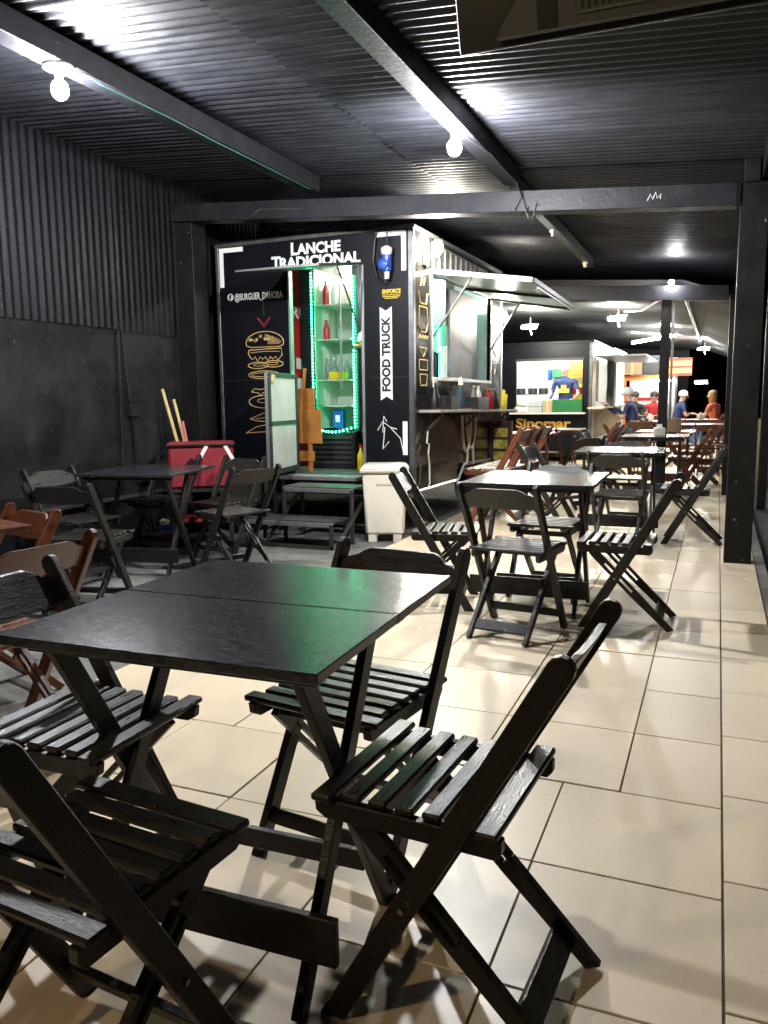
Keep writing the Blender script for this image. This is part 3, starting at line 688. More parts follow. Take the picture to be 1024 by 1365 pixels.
for k in range(22):
    z = .60 + k * .093
    for x in (-4.50, -2.522): b.lathe([(.005, 0), (.004, -.004)], (x, FY - .006, z), 6, 'y')
o = b.build('rivets', 'dull_steel'); tag(o, kind='stuff')
# exploded burger drawing
ZO = 0
def line(b, pts, r=.0042): b.tube([(x, FY - .001, z + ZO) for x, z in pts], r, 4)
def ell(cx, cz, rx, rz, a0=0, a1=360, n=20): return [(cx + rx * math.cos(rad(a0 + (a1 - a0) * i / n)), cz + rz * math.sin(rad(a0 + (a1 - a0) * i / n))) for i in range(n + 1)]
bc = -4.005
ZO = 0.17
b = TB(); line(b, ell(bc, 1.575, .205, .105, 0, 180) + [(bc - .2, 1.55), (bc - .15, 1.535), (bc + .15, 1.535), (bc + .2, 1.55), (bc + .205, 1.575)]); b.build('bun_drawing', 'cream_line')
b = TB()
for k in range(17):
    a = random.uniform(20, 160); q = random.uniform(.45, .9); b.lathe([(.014, 0), (.014, .0015)], (bc - .03 + .17 * q * math.cos(rad(a)), FY - .002, 1.745 + .085 * q * math.sin(rad(a))), 8, 'y')
for k in range(14): x = bc + .06 + .0095 * k; line(b, [(x - .03, 1.56), (x, 1.56 + .075 * (1 - (k / 16) ** 2))], .0018)
b.build('seed_drawing', 'cream_line')
ZO = 0.2
b = TB(); pts = [(bc - .175, 1.48), (bc + .18, 1.49), (bc + .185, 1.42)]
for k in range(13): pts.append((bc + .17 - k * .028, 1.415 - (.024 if k % 2 else 0) - (.016 if k % 4 == 1 else 0)))
pts += [(bc - .185, 1.45), (bc - .175, 1.48)]; line(b, pts); line(b, [(bc - .16, 1.455), (bc, 1.465), (bc + .16, 1.46)], .003); b.build('cheese_drawing', 'cream_line')
ZO = 0.2
b = TB(); line(b, ell(bc - .08, 1.335, .11, .03)); line(b, ell(bc + .09, 1.345, .105, .03)); line(b, ell(bc - .07, 1.34, .06, .012), .003); line(b, ell(bc + .08, 1.348, .06, .012), .003); b.build('tomato_drawing', 'cream_line')
ZO = 0.21
b = TB(); line(b, ell(bc - .02, 1.235, .17, .036)); line(b, ell(bc - .02, 1.235, .14, .018), .003); b.build('patty_drawing', 'cream_line')
ZO = 0.215
b = TB(); line(b, [(bc - .165, 1.07), (bc - .13, 1.10), (bc - .05, 1.09), (bc, 1.11), (bc + .1, 1.10), (bc + .1, 1.06), (bc - .04, 1.06), (bc - .06, 1.035), (bc - .09, 1.06), (bc - .165, 1.07)]); b.build('bacon_drawing', 'cream_line')
ZO = 0.235
b = TB(); line(b, ell(bc - .03, .955, .165, .06)); line(b, ell(bc - .02, .965, .08, .02), .003); b.build('onion_drawing', 'cream_line')
ZO = 0.255
b = TB(); line(b, [(bc - .19, .77), (bc - .08, .81), (bc, .84), (bc + .12, .79), (bc + .02, .745), (bc - .1, .75), (bc - .19, .77)]); line(b, [(bc - .13, .77), (bc + .05, .79)], .003); b.build('lettuce_drawing', 'cream_line')
ZO = 0.29
b = TB(); line(b, [(bc - .24, .60), (bc - .12, .66), (bc + .1, .70), (bc + .1, .62), (bc - .05, .61), (bc - .24, .60)]); b.build('bun_drawing', 'cream_line')
ZO = 0.125
b = TB(); line(b, [(bc - .07, 1.855), (bc, 1.765), (bc + .07, 1.855)], .004); line(b, [(bc - .05, 1.845), (bc, 1.79), (bc + .045, 1.85)], .002); b.build('arrow_drawing', 'red_line')
b = TB()
for k in range(8): b.lathe([(.006, 0), (.006, .0015)], (bc, FY - .002, 2.0 + k * .02), 8, 'y')
b.build('dot_drawing', 'dull_steel')
ZO = 0
b = TB(); line(b, [(-2.85, .92), (-2.80, 1.0), (-2.73, .95), (-2.66, .93)], .004); line(b, [(-2.80, .90), (-2.79, 1.05), (-2.76, 1.0)], .004); line(b, [(-2.78, .95), (-2.80, .75), (-2.74, .82)], .004); line(b, [(-2.72, .94), (-2.63, .85), (-2.60, .72)], .004); b.build('chalk_scribble', 'white_vinyl')
# side prints
def sline(b, pts, r=.005): b.tube([(SX + .001, y, z) for y, z in pts], r, 4)
b = TB()
sline(b, [(6.86, 2.15), (6.90, 2.05), (7.06, 2.05), (7.10, 2.15)]); sline(b, [(6.88, 2.02), (6.86, 1.86), (6.93, 1.80), (7.05, 1.80), (7.11, 1.88), (7.08, 2.02), (6.88, 2.02)])
sline(b, [(6.86 + .035 * k, 1.74 + (.03 if k % 2 else 0)) for k in range(8)]); sline(b, [(6.88, 1.66), (7.08, 1.66), (6.98, 1.58), (6.88, 1.66)]); sline(b, [(6.87, 1.55), (7.09, 1.55), (7.09, 1.46), (6.87, 1.46), (6.87, 1.55)]); sline(b, [(6.88, 1.42), (7.08, 1.42), (7.06, 1.32), (6.90, 1.32), (6.88, 1.42)])
sline(b, [(6.92, 2.20), (6.95, 2.28), (6.99, 2.21), (7.03, 2.28)])
b.build('side_drawing', 'cream_line')
b = TB(); sline(b, [(9.45, 1.95), (9.55, 1.85), (9.48, 1.75), (9.58, 1.68)]); sline(b, [(9.48, 1.6), (9.56, 1.55), (9.5, 1.48), (9.48, 1.6)]); b.build('side_drawing', 'white_vinyl')
mb_ = thing('menu_board', 'small yellow menu board in a wooden frame beside the truck end', 'menu board', (-2.375, 9.35, 0))
bx('board', 'black_vinyl', -.115, .115, -.01, .0, .40, .90, mb_)
for k, z in enumerate((.46, .60, .74)):
    bx('yellow_panel', 'menu_yellow', -.085, .085, -.0125, -.0105, z, z + .105, mb_)
for (x0, x1, z0, z1) in ((-.14, -.115, 0, .93), (.115, .14, 0, .93), (-.115, .115, .90, .93), (-.115, .115, .375, .40)): bx('frame_bar', 'brown_wood', x0, x1, -.02, .012, z0, z1, mb_)
# lamps on the truck side
def wall_lamp(label, x, y, z, P):
    t = thing('wall_lamp', label, 'lamp', (x, y, z), 0, 'lamps on the food truck side')
    b = MB(); b.box(-.05, -.02, -.05, .05, -.10, .10); b.build('lamp_base', 'white_plastic', t, .004)
    lamp_mat('wl_' + label, P, .042, (1, .93, .80)); b = MB(); b.lathe([(.015, -.02)] + [(.052 * math.sin(rad(q)), .045 - .065 * math.cos(rad(q))) for q in (30, 60, 90, 120, 150)] + [(.01, .11)], (.075, 0, 0), 12); b.box(-.02, .06, -.012, .012, -.03, -.015); b.build('diffuser', 'wl_' + label, t, 0, True)
wall_lamp('bright wall lamp on the food truck corner above the hatch', SX + .05, 7.02, 2.49, LAMP['truck'])
wall_lamp('small lamp at the far end of the food truck hatch', SX + .05, 9.42, 2.10, LAMP['truck'] * .35)
def tube_lamp(label, x0, y0_, z, x1, y1_, P, r=.016, group='fluorescent tubes', col=(.95, 1, .97), z1=None):
    t = thing('tube_lamp', label, 'lamp', (x0, y0_, z), 0, group); d = Vector((x1 - x0, y1_ - y0_, (z1 if z1 is not None else z) - z)); L = d.length
    b = MB(); b.bar((0, 0, .035), d + Vector((0, 0, .035)), .05, .03, (0, 0, 1)); b.build('batten', 'white_plastic', t)
    lamp_mat('tl_' + label, P, 2 * math.pi * r * L, col); b = MB(); b.tube([(0, 0, 0), d], r, 8); b.build('tube', 'tl_' + label, t, 0, True)
tube_lamp('tube lamp on the ceiling inside the food truck', -4.1, 8.9, 2.55, -4.1, 9.6, LAMP['inside'])
tube_lamp('second tube lamp inside the food truck over the doorway', -3.2, 7.1, 2.55, -2.75, 7.1, LAMP['inside'] * .7)
# display fridge with green LED strip
fr = thing('display_fridge', 'upright glass door drinks fridge edged with green lights', 'fridge', (-3.585, 7.45, .51)); fr.scale = (1.13, 1, 1)
def fb(name, m, x0, x1, y0, y1, z0, z1, parent=None, bevel=0): return bx(name, m, x0, x1, y0, y1, z0, z1, parent or fr, bevel)
fb('side_wall', 'dark_plastic', -.27, -.16, -.20, .35, .38, 1.98); fb('side_wall', 'dark_plastic', .19, .24, -.10, .35, .38, 1.98)
fb('back_wall', 'fridge_inside', -.16, .19, .32, .35, .38, 1.98); fb('top_cap', 'dark_plastic', -.27, .24, -.18, .35, 1.98, 2.04)
fb('inner_side', 'fridge_inside', -.159, -.15, -.16, .32, .40, 1.98); fb('inner_side', 'fridge_inside', .18, .189, -.08, .32, .40, 1.98)
base = fb('base', 'dark_plastic', -.25, .22, -.17, .35, .0, .375, None, .01)
for k in range(6): fb('louvre', 'dark_steel', -.23, .20, -.185, -.172, .05 + k * .05, .075 + k * .05, base)
b = MB(); b.add([(-.15, -.19, .40), (.02, -.24, .40), (.19, -.14, .40), (-.15, -.19, 1.97), (.02, -.24, 1.97), (.19, -.14, 1.97)], [(0, 1, 4, 3), (1, 2, 5, 4)]); b.build('glass_door', 'glass', fr)
b = MB(); b.tube([(.12, -.215, .8), (.12, -.215, 1.95)], .010); b.build('handle', 'aluminium', fr)
for z in (.62, .88, 1.28, 1.62): fb('shelf', 'white_plastic', -.15, .18, -.13, .32, z, z + .012)
emis('led_green', (.03, 1, .42), 24); 
b = MB()
def bead(p): b.add([(p[0] + dx * .0075, p[1] + dy * .0075, p[2] + dz * .010) for dx, dy, dz in ((1, 0, 0), (-1, 0, 0), (0, 1, 0), (0, -1, 0), (0, 0, 1), (0, 0, -1))], [(0, 2, 4), (2, 1, 4), (1, 3, 4), (3, 0, 4), (2, 0, 5), (1, 2, 5), (3, 1, 5), (0, 3, 5)])
for k in range(46): bead((-.165, -.205, .42 + k * .0335))
for k in range(46): bead((.205, -.125, .42 + k * .0325))
for k in range(1, 12):
    f = k / 12; bead((-.165 + .37 * f, -.205 - .055 * math.sin(math.pi * f) + .08 * f, .42 - .05 * math.sin(math.pi * f)))
b.build('led_strip', 'led_green', fr)
b = MB(); b.box(-.10, .14, .30, .315, 1.90, 1.93); emis('fridge_light', (1, .98, .84), 20); b.build('inner_lamp', 'fridge_light', fr)
def bottle(label, p, m, h=.22, r=.032, cap='red_plastic', grp=None):
    t = thing('bottle', label, 'bottle', p, 0, grp)
    b = MB(); b.lathe([(r * .9, 0), (r, .01), (r, h * .55), (r * .8, h * .68), (r * .35, h * .85), (r * .35, h * .95)], (0, 0, 0), 10); b.build('body', m, t, 0, True)
    b = MB(); b.lathe([(r * .42, h * .93), (r * .42, h)], (0, 0, 0), 8); b.build('cap', cap, t); return t
fx, fy, fz = -3.61, 7.45, .51
bottle('red bottle on the top fridge shelf at the left', (fx - .10, fy, fz + 1.632), 'red_plastic', .25, .036)
bottle('clear bottle on the top fridge shelf beside the red one', (fx + .0, fy, fz + 1.632), 'clear_plastic', .24, .04, 'white_plastic')
bottle('red bottle on the second fridge shelf', (fx - .11, fy + .02, fz + 1.292), 'red_plastic', .20, .032)
for k in range(4): bottle(('leftmost', 'second', 'third', 'rightmost')[k] + ' clear water bottle in the row on the third fridge shelf, from the left', (fx - .09 + k * .07, fy, fz + .892), 'clear_plastic', .22, .028, 'white_plastic', 'water bottles in the fridge')
tg = thing('yellow_tray', 'yellow tray on the third fridge shelf edge', 'tray', (fx + .06, fy - .09, fz + .895)); bx('tray_body', 'yellow_plastic', -.09, .10, -.03, .03, 0, .075, tg, .006)
tg = thing('blue_carton', 'dark blue carton at the bottom of the fridge', 'carton', (fx + .02, fy, fz + .405)); bx('carton_body', 'blue_plastic', -.05, .06, -.04, .04, 0, .19, tg, .004); bx('carton_label', 'white_vinyl', -.02, .03, -.042, -.04, .06, .13, tg)
# orange wooden folded table and board leaning in the doorway
wt = thing('folded_table', 'orange wooden folded table leaning inside the truck doorway', 'table', (-3.66, 6.93, .51), 0)
b = MB(); b.box(-.16, .13, 0, .02, .27, .60); b.build('top_board', 'orange_wood', wt, .003)
b = MB(); b.box(-.16, .04, .03, .05, .60, .80); b.build('top_board', 'orange_wood', wt, .003)
b = MB(); b.bar((.0, .01, .0), (-.02, .04, .62), .045, .02, (0, 1, 0)); b.build('leg', 'orange_wood', wt, .002)
b = MB(); b.bar((-.13, .03, .35), (-.06, .05, 1.0), .03, .02, (0, 1, 0)); b.build('leg', 'orange_wood', wt, .002)
b = MB(); b.box(-.16, .05, -.01, .01, .10, .20); b.build('stretcher', 'orange_wood', wt, .002)
t = thing('yellow_bottle', 'yellow bottle standing on the truck floor beside the fridge', 'bottle', (-3.24, 7.2, .51)); t.scale = (.8, .8, .72); b = MB(); b.lathe([(.04, 0), (.045, .01), (.045, .2), (.02, .26), (.018, .32)], (0, 0, 0), 10); b.build('body', 'yellow_plastic', t, 0, True); b = MB(); b.lathe([(.022, .31), (.022, .35)], (0, 0, 0), 8); b.build('cap', 'red_plastic', t)
t = thing('waste_bin', 'dark grey waste bin inside the truck behind the yellow bottle', 'bin', (-3.18, 7.45, .51)); b = MB(); b.lathe([(.12, 0), (.15, .36)], (0, 0, 0), 14); b.build('body', 'dark_plastic', t, 0, True); b = MB(); b.lathe([(.155, .355), (.155, .39), (.12, .40)], (0, 0, 0), 14); b.build('rim', 'black_rubber', t, 0, True)
t = thing('gas_cooker', 'small steel cooker with knobs on the truck worktop', 'cooker', (-3.12, 7.8, 1.24)); bx('body', 'dull_steel', -.16, .16, -.07, .2, 0, .16, t, .006); bx('front_plate', 'aluminium', -.15, .15, -.075, -.071, .02, .13, t)
for x in (-.08, .06): b = MB(); b.lathe([(.022, 0), (.018, -.02)], (x, -.076, .075), 10, 'y'); b.build('knob', 'dark_plastic', t)
t = thing('bread_bag', 'white bag of bread with yellow edge on the truck shelf', 'bag', (-3.24, 7.35, 1.74)); b = MB(); b.lathe([(.05, 0), (.08, .03), (.07, .09), (.03, .14), (.012, .16)], (0, 0, 0), 10); b.build('bag_body', 'white_plastic', t, 0, True); bx('shelf_edge', 'yellow_plastic', -.10, .12, -.06, .08, -.02, 0, t)
bk = thing('shelf_bracket', 'small shelf holding the bread bag inside the truck', 'shelf', (-3.24, 7.35, 1.70)); bx('shelf_board', 'dull_steel', -.12, .25, -.08, .10, -.0, .02, bk); bx('shelf_upright', 'dull_steel', .20, .23, .08, .11, -1.19, .0, bk)

# steps in front of the door
sp = thing('steel_steps', 'two tread dark steel steps below the truck door', 'steps', (-3.25, 6.02, -.03))
for (z, x0, x1, ya, yb) in ((.235, -.47, .37, -.20, .10), (.485, -.26, .42, .10, .42)):
    tr = bx('tread', 'dull_steel', x0, x1, ya, yb, z - .012, z, sp)
    b = MB()
    for (p, q) in (((x0, ya, z - .03), (x1, ya, z - .03)), ((x0, yb, z - .03), (x1, yb, z - .03))): b.bar(p, q, .035, .025, (0, 1, 0))
    b.build('edge_bar', 'aluminium', tr, .003)
    for (x, y) in ((x0 + .015, ya), (x1 - .015, ya), (x0 + .015, yb), (x1 - .015, yb)):
        b = MB(); b.bar((x, y, 0), (x, y, z - .02), .03, .03, (1, 0, 0)); b.build('leg', 'dark_steel', sp, .003)
for x in (-.26, .42):
    b = MB(); b.bar((x - .0, -.2, .05), (x, .42, .42), .03, .02, (1, 0, 0)); b.build('side_brace', 'dark_steel', sp)
b = MB(); b.bar((-.47, -.2, .015), (.37, -.2, .015), .03, .03, (0, 1, 0)); b.build('foot_bar', 'dark_steel', sp)
# white bin
wb = thing('trash_bin', 'tall white plastic bin with lid in front of the food truck', 'bin', (-2.66, 6.42, -.03), rad(20))
def taper(b, x0, y0_, x1, y1_, z0, z1): b.hexa([(-x0, -y0_, z0), (x0, -y0_, z0), (x0, y0_, z0), (-x0, y0_, z0), (-x1, -y1_, z1), (x1, -y1_, z1), (x1, y1_, z1), (-x1, y1_, z1)])
b = MB(); taper(b, .165, .145, .188, .16, .07, .60); b.build('bin_body', 'white_plastic', wb, .02, True)
for x in (-.145, .07): 
    for y in (-.13, .06): bx('foot', 'white_plastic', x, x + .075, y, y + .07, 0, .075, wb, .006)
b = MB(); taper(b, .205, .175, .212, .182, .605, .635); taper(b, .212, .182, .18, .15, .635, .672); b.build('bin_lid', 'white_plastic', wb, .008, True)
bx('handle_slot', 'hose', -.07, .07, -.166, -.155, .50, .525, wb, .003)
b = MB(); taper(b, .16, .13, .155, .125, .672, .678); b.build('lid_flap', 'white_plastic', wb, .003)
# red delivery box on a dark stand with poles behind
rd_ = thing('delivery_box', 'red fabric insulated delivery box with white straps', 'box', (-4.12, 5.80, .47), rad(33))
b = MB(); b.box(-.27, .27, -.20, .20, 0, .35); b.build('box_body', 'red_fabric', rd_, .02)
b = MB(); b.box(-.28, .28, -.21, .21, .352, .385); b.build('box_lid', 'red_fabric', rd_, .01)
b = MB(); b.bar((.05, -.207, .36), (-.03, -.21, .22), .03, .004, (0, 1, 0)); b.build('strap', 'strap_white', rd_); b = MB(); b.bar((.20, -.207, .36), (.265, -.21, .24), .03, .004, (0, 1, 0)); b.build('strap', 'strap_white', rd_)
b = MB(); b.tube([(-.28, -.212, .368), (.28, -.212, .368)], .008, 5); b.build('piping', 'black_cloth', rd_)
sd_ = thing('box_stand', 'dark low stand with red base under the delivery box', 'stand', (-4.12, 5.80, 0), rad(33))
for x in (-.23, .23):
    for y in (-.16, .16): bx('leg', 'dark_steel', x - .02, x + .02, y - .02, y + .02, -.03, .44, sd_)
bx('shelf', 'red_fabric', -.25, .25, -.18, .18, .18, .215, sd_); bx('top_board', 'dark_steel', -.27, .27, -.20, .20, .44, .468, sd_)
for (lb, a, c, m, r) in (('long pale bamboo pole sticking out of the red box', (-4.27, 5.80, .5), (-4.49, 5.78, 1.31), 'bamboo', .014), ('short yellowish pole sticking out of the red box', (-4.25, 5.86, .5), (-4.42, 5.84, 1.22), 'bamboo', .013), ('thin pink pole sticking out of the red box', (-4.23, 5.84, .5), (-4.33, 5.83, 1.03), 'pink_plastic', .012)):
    b = MB(); b.tube([a, c], r, 8); t = b.build('broom_pole', m, None, 0, True); tag(t, lb, 'pole', 'poles in the red box')
# clutter on the floor beyond the wall table
t = thing('blue_bag', 'crumpled blue and white plastic bag on the floor by the wall', 'bag', (-4.40, 5.6, 0)); b = MB(); b.lathe([(.05, 0), (.10, .03), (.09, .10), (.03, .15)], (0, 0, 0), 9); b.build('bag_body', 'blue_plastic', t, 0, True); b = MB(); b.lathe([(.03, .14), (.045, .18), (.01, .2)], (0, 0, 0), 8); b.build('knot', 'white_plastic', t, 0, True)
t = bx('plank', 'dull_steel', -4.45, -3.95, 5.35, 5.47, .09, .12); tag(t, 'grey plank lying on a block behind the wall table', 'plank')
t = bx('concrete_block', 'wall_black', -4.4, -4.0, 5.33, 5.49, -.03, .09); tag(t, 'dark block under the grey plank', 'block')
# stacked dark chairs below the left side of the truck
for k in range(3):
    b = MB(); b.box(-3.98 - .0, -3.80, 6.50, 6.68, .08 + k * .22, .11 + k * .22)
    for x in (-3.97, -3.83): b.box(x, x + .025, 6.5, 6.53, 0 if k == 0 else .11 + (k - 1) * .22, .08 + k * .22); b.box(x, x + .025, 6.65, 6.68, 0 if k == 0 else .11 + (k - 1) * .22, .08 + k * .22)
    tag(b.build('dark_stool', 'black_wood'), ('lowest', 'middle', 'topmost')[k] + ' dark stool of the stack under the burger drawing', 'stool', 'stacked dark stools')
# blue plug socket hanging on the front
pg = thing('plug_socket', 'blue industrial plug socket hanging from a cable on the truck front', 'socket', (-2.72, 6.66, 2.36))
b = MB(); b.lathe([(.035, .08), (.05, .10), (.05, .14), (.02, .16)], (0, 0, 0), 12); b.build('cover', 'white_plastic', pg, 0, True)
b = MB(); b.lathe([(.03, -.06), (.04, -.05), (.044, .08)], (0, 0, 0), 12); b.lathe([(.045, 0), (.045, -.05), (.03, -.06)], (-.012, -.02, .0), 12, 'y'); b.build('plug_body', 'blue_plastic', pg, 0, True)
b = MB(); b.lathe([(.022, -.12), (.026, -.06)], (0, 0, 0), 10); b.build('cable_gland', 'white_plastic', pg, 0, True)
b = MB(); b.tube([(0, 0, .15), (.01, .0, .30), (.0, .02, .34)], .006); b.tube([(0, 0, -.12), (-.03, .0, -.16), (-.10, .02, -.10), (-.14, .03, .05), (-.12, .03, .22), (-.10, .04, .30)], .008); b.build('cable', 'dark_plastic', pg)
# ledge items
def ledz(y): return 1.10 - .045 * (y - 6.85) / 3.0
def ledge_item(name, label, cat, y, x=-2.39, grp=None): return thing(name, label, cat, (x, y, ledz(y) + .002), 0, grp)
def spray(label, y, m):
    t = ledge_item('spray_bottle', label, 'bottle', y); b = MB(); b.lathe([(.042, 0), (.045, .02), (.045, .10), (.02, .20), (.016, .24)], (0, 0, 0), 12); b.build('body', m, t, 0, True)
    b = MB(); b.box(-.014, .014, -.04, .03, .24, .29); b.bar((0, -.03, .25), (0, -.045, .20), .012, .012, (1, 0, 0)); b.build('trigger_head', 'white_plastic', t, .004)
spray('dark spray bottle at the near end of the ledge', 6.98, 'dark_plastic')
t = ledge_item('squeeze_bottle', 'tall blue grey squeeze bottle on the ledge', 'bottle', 7.72, -2.37); b = MB(); b.lathe([(.045, 0), (.05, .02), (.05, .11), (.028, .19), (.024, .24)], (0, 0, 0), 12); b.build('body', 'liquid_blue', t, 0, True); b = MB(); b.lathe([(.026, .24), (.024, .27), (.009, .32)], (0, 0, 0), 10); b.build('nozzle', 'white_plastic', t, 0, True)
t = ledge_item('black_box', 'black holder box between the two bottles on the ledge', 'box', 7.35); bx('body', 'dark_plastic', -.08, .08, -.13, .13, 0, .12, t, .004); bx('lid', 'dark_steel', -.083, .083, -.133, .133, .12, .13, t)
t = ledge_item('black_crate', 'black condiment crate further along the ledge', 'crate', 8.35)
bx('base', 'dark_plastic', -.08, .08, -.2, .2, 0, .01, t)
for (x0, x1, y0_, y1_) in ((-.08, -.07, -.2, .2), (.07, .08, -.2, .2), (-.069, .069, -.2, -.19), (-.069, .069, .19, .2)): bx('side', 'dark_plastic', x0, x1, y0_, y1_, .01, .13, t)
for k, (y, m, c, lb) in enumerate(((8.25, 'clear_plastic', 'yellow_plastic', 'clear sauce bottle with yellow top in the black crate'), (8.42, 'white_plastic', 'white_plastic', 'white sauce bottle in the black crate'), (8.78, 'red_plastic', 'yellow_plastic', 'red sauce bottle with yellow top on the ledge'), (8.92, 'red_plastic', 'white_plastic', 'red sauce bottle with white top on the ledge'), (9.10, 'dark_plastic', 'white_plastic', 'dark sauce bottle at the far end of the ledge'))):
    bottle(lb, (-2.39, y, ledz(y) + (.013 if y < 8.5 else .002)), m, .24, .036, c, 'sauce bottles on the ledge')
t = ledge_item('yellow_cloth', 'yellow cloth hanging at the end post of the ledge', 'cloth', 9.72, -2.44); t.scale = (1, .75, .62); t.rotation_euler.x = rad(-22); b = MB(); 
n = 8; vs = []
for i in range(n + 1):
    for j in range(5): vs.append((.05 * math.sin(i * 1.4) * .5, -.16 + .32 * i / n, .34 - j * .08 - .03 * i * (j > 2)))
b.add(vs, [(i * 5 + j, i * 5 + j + 1, i * 5 + j + 6, i * 5 + j + 5) for i in range(n) for j in range(4)]); o = b.build('fabric', 'yellow_plastic', t); md = o.modifiers.new('t', 'SOLIDIFY'); md.thickness = .006
t = ledge_item('pink_paper', 'pink paper mat lying under the blue bottle', 'paper', 7.66); bx('sheet', 'pink_plastic', -.07, .09, -.22, .22, 0, .004, t)
hs = thing('garden_hose', 'looped beige hose hanging below the ledge', 'hose', (-2.47, 8.35, 1.0))
b = MB(); 
for (dy, rr, dz) in ((-.1, .16, .30), (.08, .17, .28)): b.tube([(0, dy + rr * math.cos(rad(a)), .02 - dz * (math.sin(rad(a)) if True else 0) * 1.3) for a in range(0, 181, 15)], .014, 6)
b.tube([(0, -.05, -.36), (0, -.08, -.50)], .013); b.tube([(0, .14, -.33), (0, .17, -.52)], .013); b.build('hose_loop', 'hose', hs, 0, True)
cw = MB(); cw.tube([(-2.46, 6.98, .90), (-2.45, 6.92, .80), (-2.46, 7.02, .78), (-2.45, 6.96, .70), (-2.46, 7.02, .60), (-2.45, 7.0, .42), (-2.45, 6.95, .38)], .008); tag(cw.build('cable', 'white_plastic'), 'white cable dangling at the truck corner below the ledge', 'cable')
# things on the hatch sill
for k, (y, m, lb) in enumerate(((7.75, 'dark_plastic', 'first tall black cup stack on the hatch sill'), (7.86, 'dark_plastic', 'second tall black cup stack on the hatch sill'))):
    t = thing('cup_stack', lb, 'cups', (-2.68, y, 1.342), 0, 'black cup stacks'); b = MB(); b.lathe([(.03, 0), (.036, .30)], (0, 0, 0), 10); b.build('cup_column', m, t, 0, True); b = MB(); b.lathe([(.038, .30), (.038, .32)], (0, 0, 0), 10); b.build('rim', m, t)
for k, (y, lb) in enumerate(((7.42, 'yellow napkin pack at the near end of the hatch sill'), (7.98, 'yellow napkin pack beside the cup stacks'))):
    t = thing('napkin_pack', lb, 'napkins', (-2.64, y, 1.342), 0, 'napkin packs'); bx('pack', 'yellow_plastic', -.05, .05, -.09, .09, 0, .05, t, .008); bx('paper', 'white_plastic', -.045, .045, -.08, .08, .05, .065, t, .006)

# ================================================================== SECOND BAY AND BEYOND
rf2 = thing('rear_roof', 'dark corrugated roof over the rear kiosks lit from below', 'roof')
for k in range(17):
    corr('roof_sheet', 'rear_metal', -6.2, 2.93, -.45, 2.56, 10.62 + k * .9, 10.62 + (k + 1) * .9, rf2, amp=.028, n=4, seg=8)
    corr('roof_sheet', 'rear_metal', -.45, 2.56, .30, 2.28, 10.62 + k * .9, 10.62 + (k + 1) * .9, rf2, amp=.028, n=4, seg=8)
tag(bx('eave_trim', 'aluminium', .30, .33, 10.62, 25.8, 2.24, 2.30), 'pale eave edge of the rear roof on the street side', 'trim')
beam('lower beam under the rear roof behind the slim post', 'dull_steel', -.45, 2.45, 10.62, 20.4, w=.05, h=.07)
# second kiosk with the gold lettering
KY = 15.5; KX = -2.2
k2 = thing('food_kiosk', 'dark food kiosk with bright serving window and gold lettering', 'kiosk', (0, 0, 0))
def kb_(name, m, x0, x1, y0, y1, z0, z1, parent=None, bevel=0): return bx(name, m, x0, x1, y0, y1, z0, z1, parent or k2, bevel)
kb_('front_panel', 'truck_black', -4.6, -3.64, KY, KY + .06, .05, 2.2); kb_('front_panel', 'truck_black', -2.38, KX, KY, KY + .06, .05, 2.2)
kb_('front_panel', 'truck_black', -3.64, -2.38, KY, KY + .06, 1.90, 2.2); kb_('front_panel', 'truck_black', -3.64, -2.38, KY, KY + .06, .05, .90)
kb_('roof', 'truck_black', -4.6, KX + .04, KY - .03, 21, 2.2, 2.24)
kb_('counter', 'white_plastic', -3.72, -2.30, KY - .22, KY - .002, .88, .91)
kb_('window_frame', 'dark_steel', -3.66, -2.36, KY - .02, KY + .0, 1.88, 1.93)
kb_('back_wall', 'interior_white', -4.6, KX - .06, 20.9, 20.96, .05, 2.2); kb_('floor', 'dull_steel', -4.6, KX - .06, KY + .06, 20.9, .05, .10); kb_('ceiling', 'interior_white', -4.6, KX - .06, KY + .06, 20.9, 2.14, 2.19); kb_('inner_wall', 'interior_white', -4.6, -4.55, KY + .06, 20.9, .1, 2.14)
kb_('corner_post', 'dull_steel', KX - .055, KX, KY - .01, KY + .05, .05, 2.2)
# side facing the aisle: bright white wall with an opening
kb_('side_wall', 'white_paint', KX - .05, KX, KY + .062, 16.0, .35, 2.2); kb_('side_wall', 'white_paint', KX - .05, KX, 19.4, 21, .35, 2.2); kb_('side_wall', 'white_paint', KX - .05, KX, 16.0, 19.4, 1.98, 2.2); kb_('side_wall', 'white_paint', KX - .05, KX, 16.0, 19.4, .35, .98)
kb_('base_panel', 'pale_blue', KX - .06, KX + .004, KY + .07, 21, .02, .348)
kb_('side_banner', 'banner', KX + .001, KX + .006, 15.8, 20.2, .40, .93)
kb_('side_counter', 'white_plastic', KX, KX + .28, 15.0, 20.6, .98, 1.005)
kb_('inner_shelf', 'yellow_plastic', -2.9, -2.4, 16.6, 16.65, 1.05, 1.9)
kb_('inner_partition', 'white_paint', -4.5, -2.26, 18.1, 18.14, .12, 2.13)
for k, (z, m) in enumerate(((1.25, 'red_plastic'), (1.45, 'cardboard'), (1.62, 'orange_paint'))): kb_('wall_picture', m, -2.75, -2.45, 16.59, 16.598, z, z + .14)
kb_('side_flap', 'dull_steel', KX, KX + .9, 16.0, 19.4, 1.96, 1.985)
text('sign_lettering', 'Sinomar', 'gold_vinyl', (-3.64, KY - .003, .62), (1, 0, 0), (0, 0, 1), .17, k2, .008, .002, 1.06)
tl_ = tube_lamp('tube lamp above the kiosk serving window', -3.25, KY + .25, 2.08, -2.6, KY + .25, LAMP['far_in'], group='tubes in the kiosks')
tube_lamp('second tube lamp at the back of the kiosk', -3.9, 17.2, 2.08, -3.0, 17.2, LAMP['far_in'], group='tubes in the kiosks')
